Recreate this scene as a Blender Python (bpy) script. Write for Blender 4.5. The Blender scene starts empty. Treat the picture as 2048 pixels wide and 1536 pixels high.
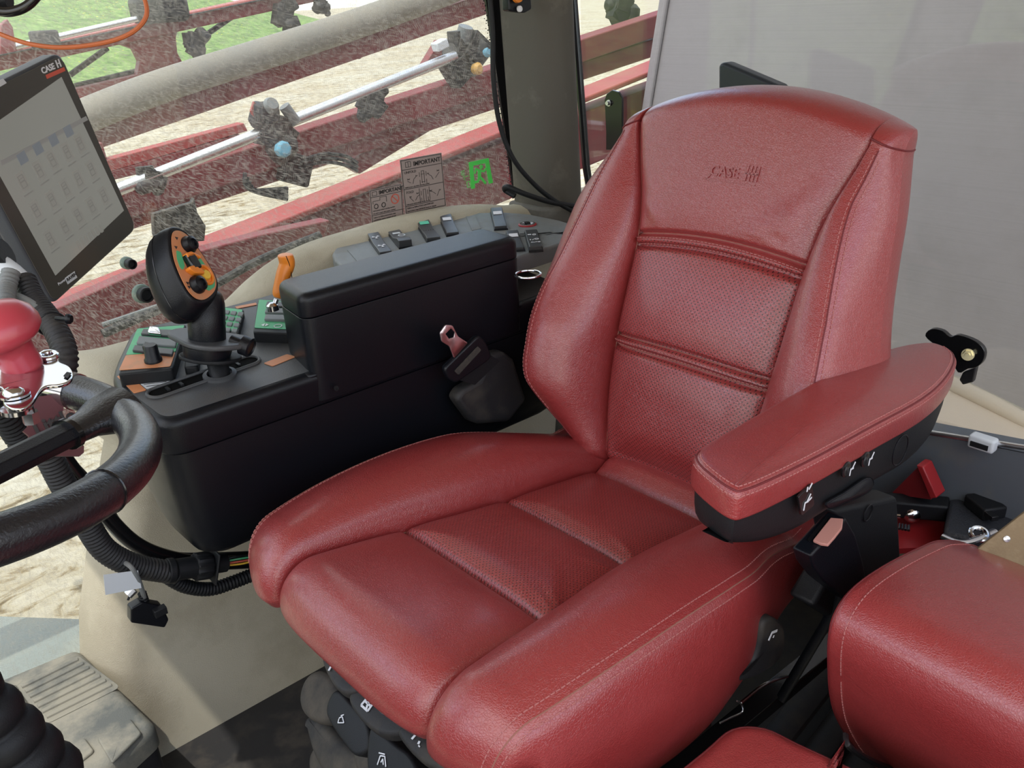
import bpy, bmesh, math, random
from mathutils import Vector, Matrix
random.seed(7)
V = Vector
PI = math.pi
scene = bpy.context.scene
COL = scene.collection

# ---------------------------------------------------------------- camera
CAM_C = V((-0.67804246, -0.74629639, 0.68742057))
YAW, PITCH, ROLL, FPX = -0.68376318, 0.42599166, -0.05846335, 1723.07504
_f = V((-math.sin(YAW)*math.cos(PITCH), math.cos(YAW)*math.cos(PITCH), -math.sin(PITCH)))
_r = V((math.cos(YAW), math.sin(YAW), 0))
_u = _r.cross(_f)
CR = math.cos(ROLL)*_r + math.sin(ROLL)*_u
CU = -math.sin(ROLL)*_r + math.cos(ROLL)*_u
CF = _f
SEAT_T, SEAT_P = 0.15166753, 0.03437212
SEAT_M = Matrix.Rotation(SEAT_P, 4, 'Z') @ Matrix.Rotation(SEAT_T, 4, 'Y')
SEAT_I = SEAT_M.inverted()

def ray(x, y):
    return CF + (x-1024)/FPX*CR - (y-768)/FPX*CU
def on_plane(x, y, p0, n):
    d = ray(x, y); n = V(n); p0 = V(p0)
    return CAM_C + d*((p0-CAM_C).dot(n)/d.dot(n))
def at_x(x, y, X): return on_plane(x, y, (X, 0, 0), (1, 0, 0))
def at_y(x, y, Y): return on_plane(x, y, (0, Y, 0), (0, 1, 0))
def at_z(x, y, Z): return on_plane(x, y, (0, 0, Z), (0, 0, 1))
def at_d(x, y, D): return CAM_C + ray(x, y)*D

# ---------------------------------------------------------------- materials
MATS = {}
def N(nt, t, **k):
    n = nt.nodes.new(t)
    for a, b in k.items():
        if a in n.inputs.keys(): n.inputs[a].default_value = b
        else: setattr(n, a, b)
    return n
def mat(name, col, rough=.5, metal=0, bump=None, spec=.5, coat=0, dirt=None, trans=0, coatr=.2, sheen=0, var=None):
    m = bpy.data.materials.new(name); m.use_nodes = True
    nt = m.node_tree; b = nt.nodes['Principled BSDF']; L = nt.links.new
    b.inputs['Base Color'].default_value = (*col, 1); b.inputs['Roughness'].default_value = rough
    b.inputs['Metallic'].default_value = metal; b.inputs['Specular IOR Level'].default_value = spec
    b.inputs['Coat Weight'].default_value = coat; b.inputs['Coat Roughness'].default_value = coatr
    b.inputs['Transmission Weight'].default_value = trans
    tc = N(nt, 'ShaderNodeTexCoord')
    if bump:
        sc, st = bump
        n = N(nt, 'ShaderNodeTexNoise'); n.inputs['Scale'].default_value = sc; n.inputs['Detail'].default_value = 3
        L(tc.outputs['Object'], n.inputs['Vector'])
        bp = N(nt, 'ShaderNodeBump'); bp.inputs['Strength'].default_value = st; bp.inputs['Distance'].default_value = .001
        L(n.outputs['Fac'], bp.inputs['Height']); L(bp.outputs['Normal'], b.inputs['Normal'])
    if dirt:
        dc, amt, sc = dirt
        n = N(nt, 'ShaderNodeTexNoise'); n.inputs['Scale'].default_value = sc; n.inputs['Detail'].default_value = 8; n.inputs['Roughness'].default_value = .65
        L(tc.outputs['Object'], n.inputs['Vector'])
        r = N(nt, 'ShaderNodeMapRange'); r.inputs['From Min'].default_value = .62-amt*.35; r.inputs['From Max'].default_value = .72-amt*.2
        r.inputs['To Max'].default_value = min(1, .4+amt*.5)
        L(n.outputs['Fac'], r.inputs['Value'])
        mx = N(nt, 'ShaderNodeMix', data_type='RGBA')
        mx.inputs[6].default_value = (*col, 1); mx.inputs[7].default_value = (*dc, 1)
        L(r.outputs['Result'], mx.inputs[0]); L(mx.outputs[2], b.inputs['Base Color'])
        mr = N(nt, 'ShaderNodeMapRange'); mr.inputs['To Min'].default_value = rough; mr.inputs['To Max'].default_value = max(rough, .8)
        L(r.outputs['Result'], mr.inputs['Value']); L(mr.outputs['Result'], b.inputs['Roughness'])
    MATS[name] = m
    return m

def leather(name, perf=False, col=(.31, .033, .034), rib=False):
    m = bpy.data.materials.new(name); m.use_nodes = True
    nt = m.node_tree; b = nt.nodes['Principled BSDF']; L = nt.links.new
    b.inputs['Roughness'].default_value = .33; b.inputs['Specular IOR Level'].default_value = .75
    b.inputs['Coat Weight'].default_value = .55; b.inputs['Coat Roughness'].default_value = .24
    uv = N(nt, 'ShaderNodeUVMap'); uv.uv_map = 'UVMap'
    tc = N(nt, 'ShaderNodeTexCoord')
    # colour variation : worn, slightly dusty leather
    n = N(nt, 'ShaderNodeTexNoise'); n.inputs['Scale'].default_value = 9; n.inputs['Detail'].default_value = 6
    L(tc.outputs['Object'], n.inputs['Vector'])
    cr = N(nt, 'ShaderNodeMix', data_type='RGBA')
    cr.inputs[6].default_value = (col[0]*.86, col[1]*.8, col[2]*.8, 1); cr.inputs[7].default_value = (col[0]*1.1, col[1]*1.35, col[2]*1.3, 1)
    L(n.outputs['Fac'], cr.inputs[0])
    colout = cr.outputs[2]
    # grain
    vo = N(nt, 'ShaderNodeTexVoronoi', feature='DISTANCE_TO_EDGE'); vo.inputs['Scale'].default_value = 330
    nz = N(nt, 'ShaderNodeTexNoise'); nz.inputs['Scale'].default_value = 120; nz.inputs['Detail'].default_value = 2
    L(tc.outputs['Object'], nz.inputs['Vector'])
    va = N(nt, 'ShaderNodeVectorMath', operation='MULTIPLY_ADD'); va.inputs[1].default_value = (.006, .006, .006)
    L(nz.outputs['Color'], va.inputs[0]); L(tc.outputs['Object'], va.inputs[2])
    L(va.outputs[0], vo.inputs['Vector'])
    mr = N(nt, 'ShaderNodeMapRange'); mr.inputs['From Max'].default_value = .22
    L(vo.outputs['Distance'], mr.inputs['Value'])
    h = mr.outputs['Result']
    wr = N(nt, 'ShaderNodeTexNoise'); wr.inputs['Scale'].default_value = 26; wr.inputs['Detail'].default_value = 5; wr.inputs['Roughness'].default_value = .6; wr.inputs['Distortion'].default_value = 1.2
    L(tc.outputs['Object'], wr.inputs['Vector'])
    if perf:
        sp = N(nt, 'ShaderNodeSeparateXYZ'); L(uv.outputs['UV'], sp.inputs[0])
        def ma(op, a, bv=None, c=None):
            q = N(nt, 'ShaderNodeMath', operation=op)
            for i, w in enumerate((a, bv, c)):
                if w is None: continue
                if isinstance(w, (int, float)): q.inputs[i].default_value = w
                else: L(w, q.inputs[i])
            return q.outputs[0]
        P = .0044 if rib else .0050
        s = ma('MULTIPLY', ma('ADD', sp.outputs[0], sp.outputs[1]), .7071/P*1.0)
        t = ma('MULTIPLY', ma('SUBTRACT', sp.outputs[0], sp.outputs[1]), .7071/P*1.0)
        a = ma('SUBTRACT', ma('FRACT', s), .5); c = ma('SUBTRACT', ma('FRACT', t), .5)
        d = ma('SQRT', ma('ADD', ma('MULTIPLY', a, a), ma('MULTIPLY', c, c)))
        hole = N(nt, 'ShaderNodeMapRange'); hole.inputs['From Min'].default_value = .15; hole.inputs['From Max'].default_value = .25
        L(d, hole.inputs['Value'])
        mm = N(nt, 'ShaderNodeMix', data_type='RGBA'); mm.inputs[6].default_value = (.05, .008, .008, 1) if rib else (.022, .004, .004, 1)
        L(hole.outputs['Result'], mm.inputs[0]); L(colout, mm.inputs[7]); colout = mm.outputs[2]
        h = ma('ADD', h, ma('MULTIPLY', hole.outputs['Result'], 1.5))
        sp2 = ma('SINE', ma('MULTIPLY', ma('SUBTRACT', sp.outputs[0], ma('MULTIPLY', sp.outputs[1], .35)), 2*PI/.0044))
        h = ma('ADD', h, ma('MULTIPLY', sp2, .5 if rib else .12))
    b1 = N(nt, 'ShaderNodeBump'); b1.inputs['Strength'].default_value = .42; b1.inputs['Distance'].default_value = .0006
    L(h, b1.inputs['Height'])
    b2 = N(nt, 'ShaderNodeBump'); b2.inputs['Strength'].default_value = .30; b2.inputs['Distance'].default_value = .004
    L(wr.outputs['Fac'], b2.inputs['Height']); L(b2.outputs['Normal'], b1.inputs['Normal'])
    L(b1.outputs['Normal'], b.inputs['Normal'])
    L(colout, b.inputs['Base Color'])
    MATS[name] = m
    return m

RED = leather('red leather')
REDP = leather('perforated red leather', perf=True)
REDR = leather('ribbed perforated red leather', perf=True, rib=True)
PIPING = mat('dark red cord', (.16, .014, .018), .5, bump=(900, .4))
THREAD = mat('pale red thread', (.45, .16, .15), .6)
SEAMD = mat('dusty seam', (.30, .12, .09), .8)
BLK = mat('black plastic', (.005, .006, .009), .33, bump=(900, .3), spec=.34)
BLKM = mat('matt black plastic', (.008, .009, .011), .55, bump=(700, .3), spec=.35)
BLKD = mat('dusty black plastic', (.016, .016, .018), .6, bump=(700, .3), dirt=((.065, .056, .045), .4, 14))
DUSTG = mat('dusty grey rubber', (.028, .027, .026), .75, bump=(500, .3), dirt=((.10, .085, .065), .6, 11))
GLOSSB = mat('glossy black paint', (.008, .008, .009), .18, spec=.6)
STEELB = mat('black steel', (.012, .012, .014), .35, dirt=((.10, .09, .07), .25, 20))
CHROME = mat('chrome', (.60, .60, .62), .13, metal=1)
STEEL = mat('galvanised steel', (.72, .73, .75), .32, metal=1, bump=(300, .2))
BEIGE = mat('beige vinyl', (.47, .43, .33), .72, bump=(650, .9), dirt=((.33, .29, .21), .3, 5))
BEIGEL = mat('pale beige plastic', (.60, .53, .41), .6, bump=(400, .3))
PILLAR = mat('taupe pillar plastic', (.085, .077, .062), .6, bump=(800, .4), dirt=((.2, .18, .15), .2, 8))
GREYP = mat('blue grey plastic', (.16, .175, .18), .5, bump=(700, .35), dirt=((.19, .18, .16), .35, 9))
GREYSW = mat('dark grey rocker', (.032, .034, .037), .4)
CONTOP = mat('dust and sky sheen grey', (.060, .063, .068), .45, bump=(700, .3), dirt=((.10, .09, .08), .3, 10))  # grey for dust, with reflected sky put into the colour
ORANGE = mat('orange plastic', (.80, .24, .025), .35)
ORPLATE = mat('orange sticker', (.62, .25, .11), .5, dirt=((.42, .3, .2), .3, 40))
GRPLATE = mat('green sticker', (.09, .46, .22), .5, dirt=((.25, .5, .3), .2, 40))
YEL = mat('yellow button', (.85, .55, .06), .4)
WHITE = mat('white print', (.75, .77, .82), .6)
WLABEL = mat('white label', (.62, .66, .70), .5)
DARKPRINT = mat('dark print', (.035, .03, .03), .6)
TREES = mat('red knob vinyl', (.42, .045, .065), .34, coat=.25)
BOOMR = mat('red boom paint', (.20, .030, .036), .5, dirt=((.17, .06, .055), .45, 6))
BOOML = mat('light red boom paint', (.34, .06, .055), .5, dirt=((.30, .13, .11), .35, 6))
BOOMP = mat('dusty boom pipe', (.19, .18, .155), .55, dirt=((.25, .225, .18), .5, 4))
SCREEN = mat('monitor bezel', (.07, .068, .06), .25)
MONB = mat('monitor rear shell', (.05, .055, .065), .5, bump=(500, .2))
TAN = mat('tan board', (.24, .17, .09), .7, bump=(300, .4), dirt=((.34, .26, .15), .3, 30))
SLATE = mat('slate grey tray', (.12, .138, .16), .5, bump=(500, .4), dirt=((.17, .17, .16), .3, 12))
REDT = mat('red toolbox tray', (.33, .018, .022), .4)
GREYBOX = mat('grey dusty case', (.085, .092, .088), .6, bump=(400, .4), dirt=((.30, .28, .22), .6, 9))
PINK = mat('pink release button', (.52, .24, .20), .5)
ZINC = mat('pinkish zinc plate', (.80, .66, .68), .3, metal=1, bump=(200, .2))
ORCABLE = mat('orange cord', (.50, .13, .04), .5)
BLUEC = mat('blue cap', (.14, .38, .52), .5)
EXITG = mat('exit green', (.10, .75, .12), .5)
DECAL = mat('clear grey decal', (.37, .30, .28), .6)
REDPR = mat('red print', (.65, .12, .08), .6)
CARBON = mat('knurled black plastic', (.03, .033, .04), .45, bump=(260, 1.0))
GRNRIM = mat('grey green rubber', (.13, .19, .16), .6, dirt=((.35, .35, .28), .4, 60))

# ---------------------------------------------------------------- geometry
def cr(tab, t):
    """smooth interpolation of (t, value) table"""
    if t <= tab[0][0]: return tab[0][1]
    if t >= tab[-1][0]: return tab[-1][1]
    for i in range(len(tab)-1):
        if tab[i][0] <= t <= tab[i+1][0]: break
    x0, y0 = tab[i]; x1, y1 = tab[i+1]
    h = x1-x0
    d = (y1-y0)/h
    dp = (y0-tab[i-1][1])/(x0-tab[i-1][0]) if i > 0 else d
    dn = (tab[i+2][1]-y1)/(tab[i+2][0]-x1) if i+2 < len(tab) else d
    m0 = 0 if (dp*d <= 0 and i > 0) else (dp+d)/2
    m1 = 0 if (dn*d <= 0 and i+2 < len(tab)) else (dn+d)/2
    s = (t-x0)/h
    return (2*s**3-3*s*s+1)*y0+(s**3-2*s*s+s)*h*m0+(-2*s**3+3*s*s)*y1+(s**3-s*s)*h*m1

def bez(p, n, last=False):
    out = []
    for i in range(n+(1 if last else 0)):
        t = i/n
        a = (1-t)**3; b = 3*t*(1-t)**2; c = 3*t*t*(1-t); d = t**3
        out.append((a*p[0][0]+b*p[1][0]+c*p[2][0]+d*p[3][0], a*p[0][1]+b*p[1][1]+c*p[2][1]+d*p[3][1]))
    return out

def catmull(pts, n=8, closed=False):
    pts = [V(p) for p in pts]; out = []; L = len(pts)
    rng = range(L if closed else L-1)
    for i in rng:
        if closed: a, b, c, d = pts[i-1], pts[i], pts[(i+1) % L], pts[(i+2) % L]
        else: a, b, c, d = pts[max(i-1, 0)], pts[i], pts[i+1], pts[min(i+2, L-1)]
        for k in range(n):
            t = k/n
            out.append(.5*((2*b)+(-a+c)*t+(2*a-5*b+4*c-d)*t*t+(-a+3*b-3*c+d)*t**3))
    if not closed: out.append(pts[-1])
    return out

def g_tube(pts, r, seg=12, closed=False, rf=None, flat=1.0, cap=True):
    pts = [V(p) for p in pts]; vs = []; fs = []
    n = len(pts); t0 = (pts[1]-pts[0]).normalized()
    up = V((0, 0, 1)) if abs(t0.z) < .9 else V((1, 0, 0))
    a = t0.cross(up).normalized(); s = 0
    for i, p in enumerate(pts):
        if closed: t = (pts[(i+1) % n]-pts[i-1]).normalized()
        else: t = (pts[min(i+1, n-1)]-pts[max(i-1, 0)]).normalized()
        a = (a-t*a.dot(t)).normalized(); b = t.cross(a)
        if i: s += (p-pts[i-1]).length
        rr = rf(s) if rf else (r[i] if isinstance(r, (list, tuple)) else r)
        for k in range(seg):
            an = 2*PI*k/seg
            vs.append(p+a*math.cos(an)*rr+b*math.sin(an)*rr*flat)
    for i in range(n if closed else n-1):
        j = (i+1) % n
        for k in range(seg):
            fs.append((i*seg+k, i*seg+(k+1) % seg, j*seg+(k+1) % seg, j*seg+k))
    if cap and not closed:
        fs.append(tuple(range(seg))[::-1]); fs.append(tuple(range((n-1)*seg, n*seg)))
    return vs, fs

def resample(pts, step):
    pts = [V(p) for p in pts]; out = [pts[0]]; acc = 0
    for a, b in zip(pts, pts[1:]):
        L = (b-a).length
        if L == 0: continue
        pos = step-acc
        while pos <= L:
            out.append(a+(b-a)*(pos/L)); pos += step
        acc = L-(pos-step)
    return out

def g_corrugated(pts, r, pitch=.006, depth=.12, seg=14):
    p = resample(catmull(pts, 24), pitch/4)
    rr = [r*(1+(depth if (i % 4) in (0, 1) else -depth)*.5) for i in range(len(p))]
    return g_tube(p, rr, seg)

def basis(n, up=(0, 0, 1)):
    n = V(n).normalized(); ex = V(up).cross(n)
    if ex.length < 1e-4: ex = V((1, 0, 0))
    ex.normalize(); ey = n.cross(ex)
    return ex, ey, n

def g_box(c, s, R=None, axes=None):
    c = V(c); vs = []
    for z in (-.5, .5):
        for y in (-.5, .5):
            for x in (-.5, .5):
                if axes: vs.append(c+axes[0]*x*s[0]+axes[1]*y*s[1]+axes[2]*z*s[2])
                else:
                    q = V((x*s[0], y*s[1], z*s[2]))
                    vs.append(c+(R @ q if R else q))
    fs = [(0, 2, 3, 1), (4, 5, 7, 6), (0, 1, 5, 4), (2, 6, 7, 3), (0, 4, 6, 2), (1, 3, 7, 5)]
    return vs, fs

def g_beam(a, b, w, h, up=(0, 0, 1)):
    """bar of section w x h from a to b"""
    a = V(a); b = V(b); t = (b-a).normalized(); sx = t.cross(V(up)).normalized(); sz = sx.cross(t)
    return g_box((a+b)/2, ((b-a).length, w, h), axes=(t, sx, sz))

def g_prism(poly, depth):
    """poly: 3d points (planar), depth: vector"""
    poly = [V(p) for p in poly]; d = V(depth); n = len(poly)
    vs = poly+[p+d for p in poly]
    fs = [tuple(range(n))[::-1], tuple(range(n, 2*n))]
    for i in range(n): fs.append((i, (i+1) % n, n+(i+1) % n, n+i))
    return vs, fs

def g_lathe(prof, o, axis, seg=28, cap=True):
    ex, ey, n = basis(axis, (0, 0, 1) if abs(V(axis).normalized().z) < .95 else (1, 0, 0))
    o = V(o); vs = []; fs = []
    for r, z in prof:
        for k in range(seg):
            a = 2*PI*k/seg
            vs.append(o+n*z+ex*r*math.cos(a)+ey*r*math.sin(a))
    m = len(prof)
    for i in range(m-1):
        for k in range(seg):
            fs.append((i*seg+k, i*seg+(k+1) % seg, (i+1)*seg+(k+1) % seg, (i+1)*seg+k))
    if cap:
        fs.append(tuple(range(seg))[::-1]); fs.append(tuple(range((m-1)*seg, m*seg)))
    return vs, fs

def inset_ring(ring, n, d):
    L = len(ring); out = []
    for i in range(L):
        t = (ring[(i+1) % L]-ring[i-1])
        if t.length < 1e-9: out.append(ring[i].copy()); continue
        inw = n.cross(t.normalized())
        out.append(ring[i]+inw*d)
    return out

def g_pad(ring, n, thick, r, dome=0.0, rb=None, uvs=None):
    """cushion: planar outline ring (CCW seen from +n), extends from the ring plane down by thick; edge radius r, domed top"""
    n = V(n).normalized(); ring = [V(p) for p in ring]; L = len(ring)
    area = sum(((ring[i]).cross(ring[(i+1) % L]) for i in range(L)), V()).dot(n)
    if area < 0: ring = ring[::-1]
    rb = r if rb is None else rb
    c = sum(ring, V())/L
    rows = []
    for k in range(5):
        a = PI/2*k/4
        rows.append([p-n*(thick-rb+rb*math.cos(a)) for p in inset_ring(ring, n, rb*(1-math.sin(a)))])
    for k in range(9):
        a = PI/2*k/8
        rows.append([p-n*(r-r*math.sin(a)) for p in inset_ring(ring, n, r*(1-math.cos(a)))])
    last = inset_ring(ring, n, r)
    for k in range(1, 10):
        f = k/10
        rows.append([p.lerp(c, f)+n*dome*(1-(1-f)**2) for p in last])
    vs = [p for row in rows for p in row]; fs = []
    for i in range(len(rows)-1):
        for k in range(L):
            fs.append((i*L+k, i*L+(k+1) % L, (i+1)*L+(k+1) % L, (i+1)*L+k))
    vs.append(c+n*dome); ci = len(vs)-1; b = (len(rows)-1)*L
    for k in range(L): fs.append((b+k, b+(k+1) % L, ci))
    fs.append(tuple(range(L))[::-1])
    return vs, fs

def g_join(*gs):
    vs = []; fs = []
    for g in gs:
        o = len(vs); vs += list(g[0]); fs += [tuple(i+o for i in f) for f in g[1]]
    return vs, fs

EMAT = {}
def obj(name, g, m, parent=None, bevel=0, smooth=35, world=True, seg=3, uv=None, sub=0, label=None):
    if isinstance(g, list): g = g_join(*g)
    me = bpy.data.meshes.new(name)
    me.from_pydata([tuple(v) for v in g[0]], [], [tuple(f) for f in g[1]])
    me.update()
    if uv:
        l = me.uv_layers.new(name='UVMap')
        for lp in me.loops: l.data[lp.index].uv = uv[lp.vertex_index]
    bm = bmesh.new(); bm.from_mesh(me); bmesh.ops.recalc_face_normals(bm, faces=bm.faces); bm.to_mesh(me); bm.free()
    if smooth:
        me.shade_smooth()
        if smooth < 180: me.set_sharp_from_angle(angle=math.radians(smooth))
    me.materials.append(m)
    o = bpy.data.objects.new(name, me); COL.objects.link(o)
    if parent is not None:
        o.parent = parent
        if world and parent.name in EMAT: o.matrix_parent_inverse = EMAT[parent.name].inverted()
    if bevel:
        b = o.modifiers.new('bevel', 'BEVEL'); b.width = bevel; b.segments = seg; b.limit_method = 'ANGLE'; b.angle_limit = math.radians(30)
        b.harden_normals = False
    if sub:
        s = o.modifiers.new('sub', 'SUBSURF'); s.levels = sub; s.render_levels = sub
    if label: o['label'] = label
    return o
def tag(o, label, cat, group=None, kind=None):
    o['label'] = label; o['category'] = cat
    if group: o['group'] = group
    if kind: o['kind'] = kind
    return o
def thing(name, label, cat, loc=(0, 0, 0), group=None, M=None):
    o = bpy.data.objects.new(name, None); COL.objects.link(o); o.empty_display_size = .05
    mm = M if M is not None else Matrix.Translation(V(loc))
    o.matrix_world = mm; EMAT[o.name] = mm.copy()
    return tag(o, label, cat, group)
def struct(o):
    o['kind'] = 'structure'; return o

def g_text(s, size, o, ex, ey, depth=.0003, align='LEFT', bold=0):
    cu = bpy.data.curves.new('t', 'FONT'); cu.body = s; cu.size = size; cu.extrude = depth; cu.align_x = align; cu.resolution_u = 3
    cu.offset = bold
    ob = bpy.data.objects.new('t', cu); COL.objects.link(ob)
    dg = bpy.context.evaluated_depsgraph_get(); me = bpy.data.meshes.new_from_object(ob.evaluated_get(dg))
    ex = V(ex).normalized(); ey = V(ey).normalized(); n = ex.cross(ey)
    o = V(o)
    vs = [o+ex*v.co.x+ey*v.co.y+n*(v.co.z+depth) for v in me.vertices]; fs = [tuple(p.vertices) for p in me.polygons]
    bpy.data.objects.remove(ob); bpy.data.curves.remove(cu); bpy.data.meshes.remove(me)
    return vs, fs
def g_poly2(poly, o, ex, ey, depth=.0005):
    ex = V(ex); ey = V(ey); n = ex.cross(ey).normalized(); o = V(o)
    return g_prism([o+ex*x+ey*y for x, y in poly], n*depth)
def g_line2(pts, w, o, ex, ey, depth=.0005):
    """polyline of rectangles in plane"""
    gs = []
    ex = V(ex); ey = V(ey); n = ex.cross(ey).normalized()
    P = [V(o)+ex*x+ey*y for x, y in pts]
    for k_, (a, b) in enumerate(zip(P, P[1:])):
        t = (b-a).normalized(); s = n.cross(t)*w/2; t = t*w/2*.6
        gs.append(g_prism([a-s-t, b-s+t, b+s+t, a+s-t], n*depth*(1+.03*(k_ % 7))))
    return g_join(*gs)
def g_ring2(r, w, o, ex, ey, depth=.0005, seg=20):
    return g_line2([(r*math.cos(2*PI*k/seg), r*math.sin(2*PI*k/seg)) for k in range(seg+1)], w, o, ex, ey, depth)
def stitches(curve, step=.0065, ln=.0045, r=.00075):
    p = resample(curve, .0005); gs = []
    k = 0; ns = int(step/.0005); nl = int(ln/.0005)
    while k+nl < len(p):
        gs.append(g_tube([p[k], p[k+nl//2], p[k+nl]], r, 5)); k += ns
    return gs
# ================================================================ driver's seat (seat frame: +x rear, +y far side, +z up)
seat = thing('driver_seat', 'red leather operator seat with high backrest and perforated centre panels', 'seat', M=SEAT_M)

def region_mesh(name, Vt, UVt, faces, m, parent, **k):
    used = sorted({i for f in faces for i in f}); mp = {a: b for b, a in enumerate(used)}
    return obj(name, ([Vt[i] for i in used], [tuple(mp[i] for i in f) for f in faces]), m, parent, smooth=180, world=False, uv=[UVt[i] for i in used], **k)

# ---- backrest
B_wi = [(0.03, .120), (.12, .138), (.21, .148), (.30, .150), (.385, .152), (.45, .162), (.52, .182), (.575, .196)]
B_wc = [(0.03, .150), (.10, .190), (.17, .220), (.25, .222), (.37, .203), (.47, .196), (.545, .203), (.575, .206)]
B_hb = [(0.03, .020), (.09, .055), (.15, .082), (.22, .088), (.30, .074), (.38, .052), (.47, .030), (.54, .012), (.575, .006)]
B_wo = [(0.03, .150), (.06, .205), (.09, .245), (.12, .270), (.16, .288), (.21, .292), (.26, .281), (.31, .266), (.37, .254), (.43, .246), (.50, .238), (.575, .224)]
B_hc = [(0.03, -.01), (.08, .012), (.14, .022), (.25, .024), (.36, .012), (.45, .008), (.575, .012)]
NA, NB, NC, ND, NE = 16, 14, 8, 8, 5
def gz(z, c, w): return math.exp(-((z-c)/w)**2)
B_far = [(.03, .025), (.08, .035), (.13, .030), (.20, .022), (.26, .036), (.30, .050), (.35, .062), (.43, .072), (.50, .064), (.55, .032), (.574, .016)]
def back_half(z, far=False):
    wi, wc, hb, wo, hc = (cr(t, z) for t in (B_wi, B_wc, B_hb, B_wo, B_hc))
    mid = max(0, min(1, (z-.06)/.08))*max(0, min(1, (.50-z)/.15))
    if far: d_ = cr(B_far, z)+.006*mid; wo += d_; wc += d_*.6; hb += .018*(lambda q: q*q*(3-2*q))(max(0, min(1, (z-.05)/.10))*max(0, min(1, (.50-z)/.30)))
    else: wc += .018*mid
    if z > .38: tau = (z-.38)/.21
    elif z > .215: tau = (z-.215)/.165
    else: tau = (z-.03)/.185
    tau = min(max(tau, 0), 1)
    pv = 1-abs(2*tau-1)**4
    if z > .5: pv = max(pv, min(1, (z-.42)/.1))
    pts = []
    for i in range(NA):
        y = wi*math.sin(PI/2*i/NA)
        f = y/wi
        h = (hc-.006)*(1-f**3)+.008*pv*(1-f**6)
        h -= .011*gz(z, .390, .0035)+.011*gz(z, .370, .004)-.004*gz(z, .380, .006)
        h -= .011*gz(z, .2235, .0035)+.010*gz(z, .206, .004)-.004*gz(z, .215, .006)
        g = .009*math.exp(-((wi-y)/.006)**2)
        pts.append((y, h-g))
    e = min(1, hb/.03)
    pts += bez([(wi, -.009), (wi-.002, hb*.75), (wc-.018-.012*e, hb+.004*e), (wc, hb-.002)], NB)
    pts += bez([(wc, hb-.002), (wc+.014, hb-.010), (wo-.006, hb*.45-.015), (wo, -.030)], NC)
    pts += bez([(wo, -.030), (wo+.002, -.065), (wo-.004, -.096), (wo-.055, -.103)], ND)
    pts += [(wo-.055)*(1-i/NE) and ((wo-.055)*(1-i/NE), -.103-.005*i/NE) for i in range(NE)]
    return pts
def wrinkle(y, z):
    d = 0
    for (y0, z0, ang, ln, w, a) in ((-.10, .425, 125, .07, .005, .0035), (-.085, .435, 135, .09, .006, .003), (-.118, .45, 110, .08, .005, .0035), (-.145, .47, 100, .05, .005, .003), (.12, .42, 50, .05, .006, .003), (.135, .46, 70, .05, .006, .0025), (-.06, .41, 150, .05, .004, .002)):
        c, s = math.cos(math.radians(ang)), math.sin(math.radians(ang))
        u = (y-y0)*-c*-1+(z-z0)*s; v = -(y-y0)*s+(z-z0)*c
        d += a*math.exp(-(v/w)**2-(u/ln*1.6)**2)
    return d
ZT = .578
def zt(y): return ZT-.95*y*y+.006*(abs(y)/.2)**6*0
def bpos(y, h, z): return V((.215+.19*z-h, y, z-.19*h*0))
def back_ring(z, zf, k=0.0, zadd=0.0, hm=-.055):
    """z: nominal level, zf: fraction up the height; k: closing amount"""
    half = back_half(z, True); halfn = back_half(z)
    ring = []
    n = len(half)
    full = [(y, h, 1) for y, h in half]+[(0, -.108, 1)]+[(-y, h, -1) for y, h in halfn[:0:-1]]
    for (y, h, sd) in full:
        top = zt(y); zz = .03+(top-.03)*zf
        if NA and abs(y) < cr(B_wi, z) and h > -.05 and z > .385: h += wrinkle(y, z)
        hh = h+(hm-h)*k
        ring.append(bpos(y*(1-.015*k*k), hh, zz+zadd))
    return ring
rows = []; rowz = []
for i in range(8):
    a = PI/2*i/8; rows.append(back_ring(.03, 0, k=1-math.sin(a)*1.0, zadd=-.03*math.cos(a))); rowz.append(.02)
NR = 200
for i in range(NR+1):
    f = i/NR; z = .03+(ZT-.03)*f; rows.append(back_ring(z, f)); rowz.append(z)
for i in range(1, 15):
    a = PI/2*i/14; rows.append(back_ring(ZT, 1, k=(1-math.cos(a))**1.0, zadd=.031*math.sin(a))); rowz.append(.6)
RL = len(rows[0]); BV = [p for r in rows for p in r]
BUV = []
for j, r in enumerate(rows):
    for p in r: BUV.append((p.y, p.z))
def cls(i):
    """column index to cross-section zone"""
    if i >= RL//2+1: i2 = RL-i-1
    else: i2 = i
    if i2 < NA: return 'A'
    if i2 < NA+NB: return 'B'
    if i2 < NA+NB+NC: return 'C'
    return 'D'
H0 = NA+NB+NC+ND+NE
regs = {}
for j in range(len(rows)-1):
    z = (rowz[j]+rowz[j+1])/2
    for i in range(RL):
        far = i < RL/2
        c = i if far else RL-1-i
        zone = 'A' if c < NA else 'B' if c < NA+NB else 'C' if c < NA+NB+NC else 'D'
        f = (j*RL+i, j*RL+(i+1) % RL, (j+1)*RL+(i+1) % RL, (j+1)*RL+i)
        sd = 'far' if far else 'near'
        if zone == 'A':
            key = 'upper_panel' if z > .38 else 'middle_panel' if z > .2145 else 'lower_panel'
        elif zone in 'BC' and z < ZT: key = 'bolster_'+sd if zone == 'B' else 'side_'+sd
        elif zone in 'BC': key = 'upper_panel'
        else: key = 'shell'
        regs.setdefault(key, []).append(f)
shell = region_mesh('backrest', BV, BUV, regs['shell'], RED, seat)
for key, nm, m in (('upper_panel', 'headrest_panel', RED), ('middle_panel', 'lumbar_panel', REDP), ('lower_panel', 'lumbar_panel', REDP)):
    region_mesh(nm, BV, BUV, regs[key], m, shell)
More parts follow.
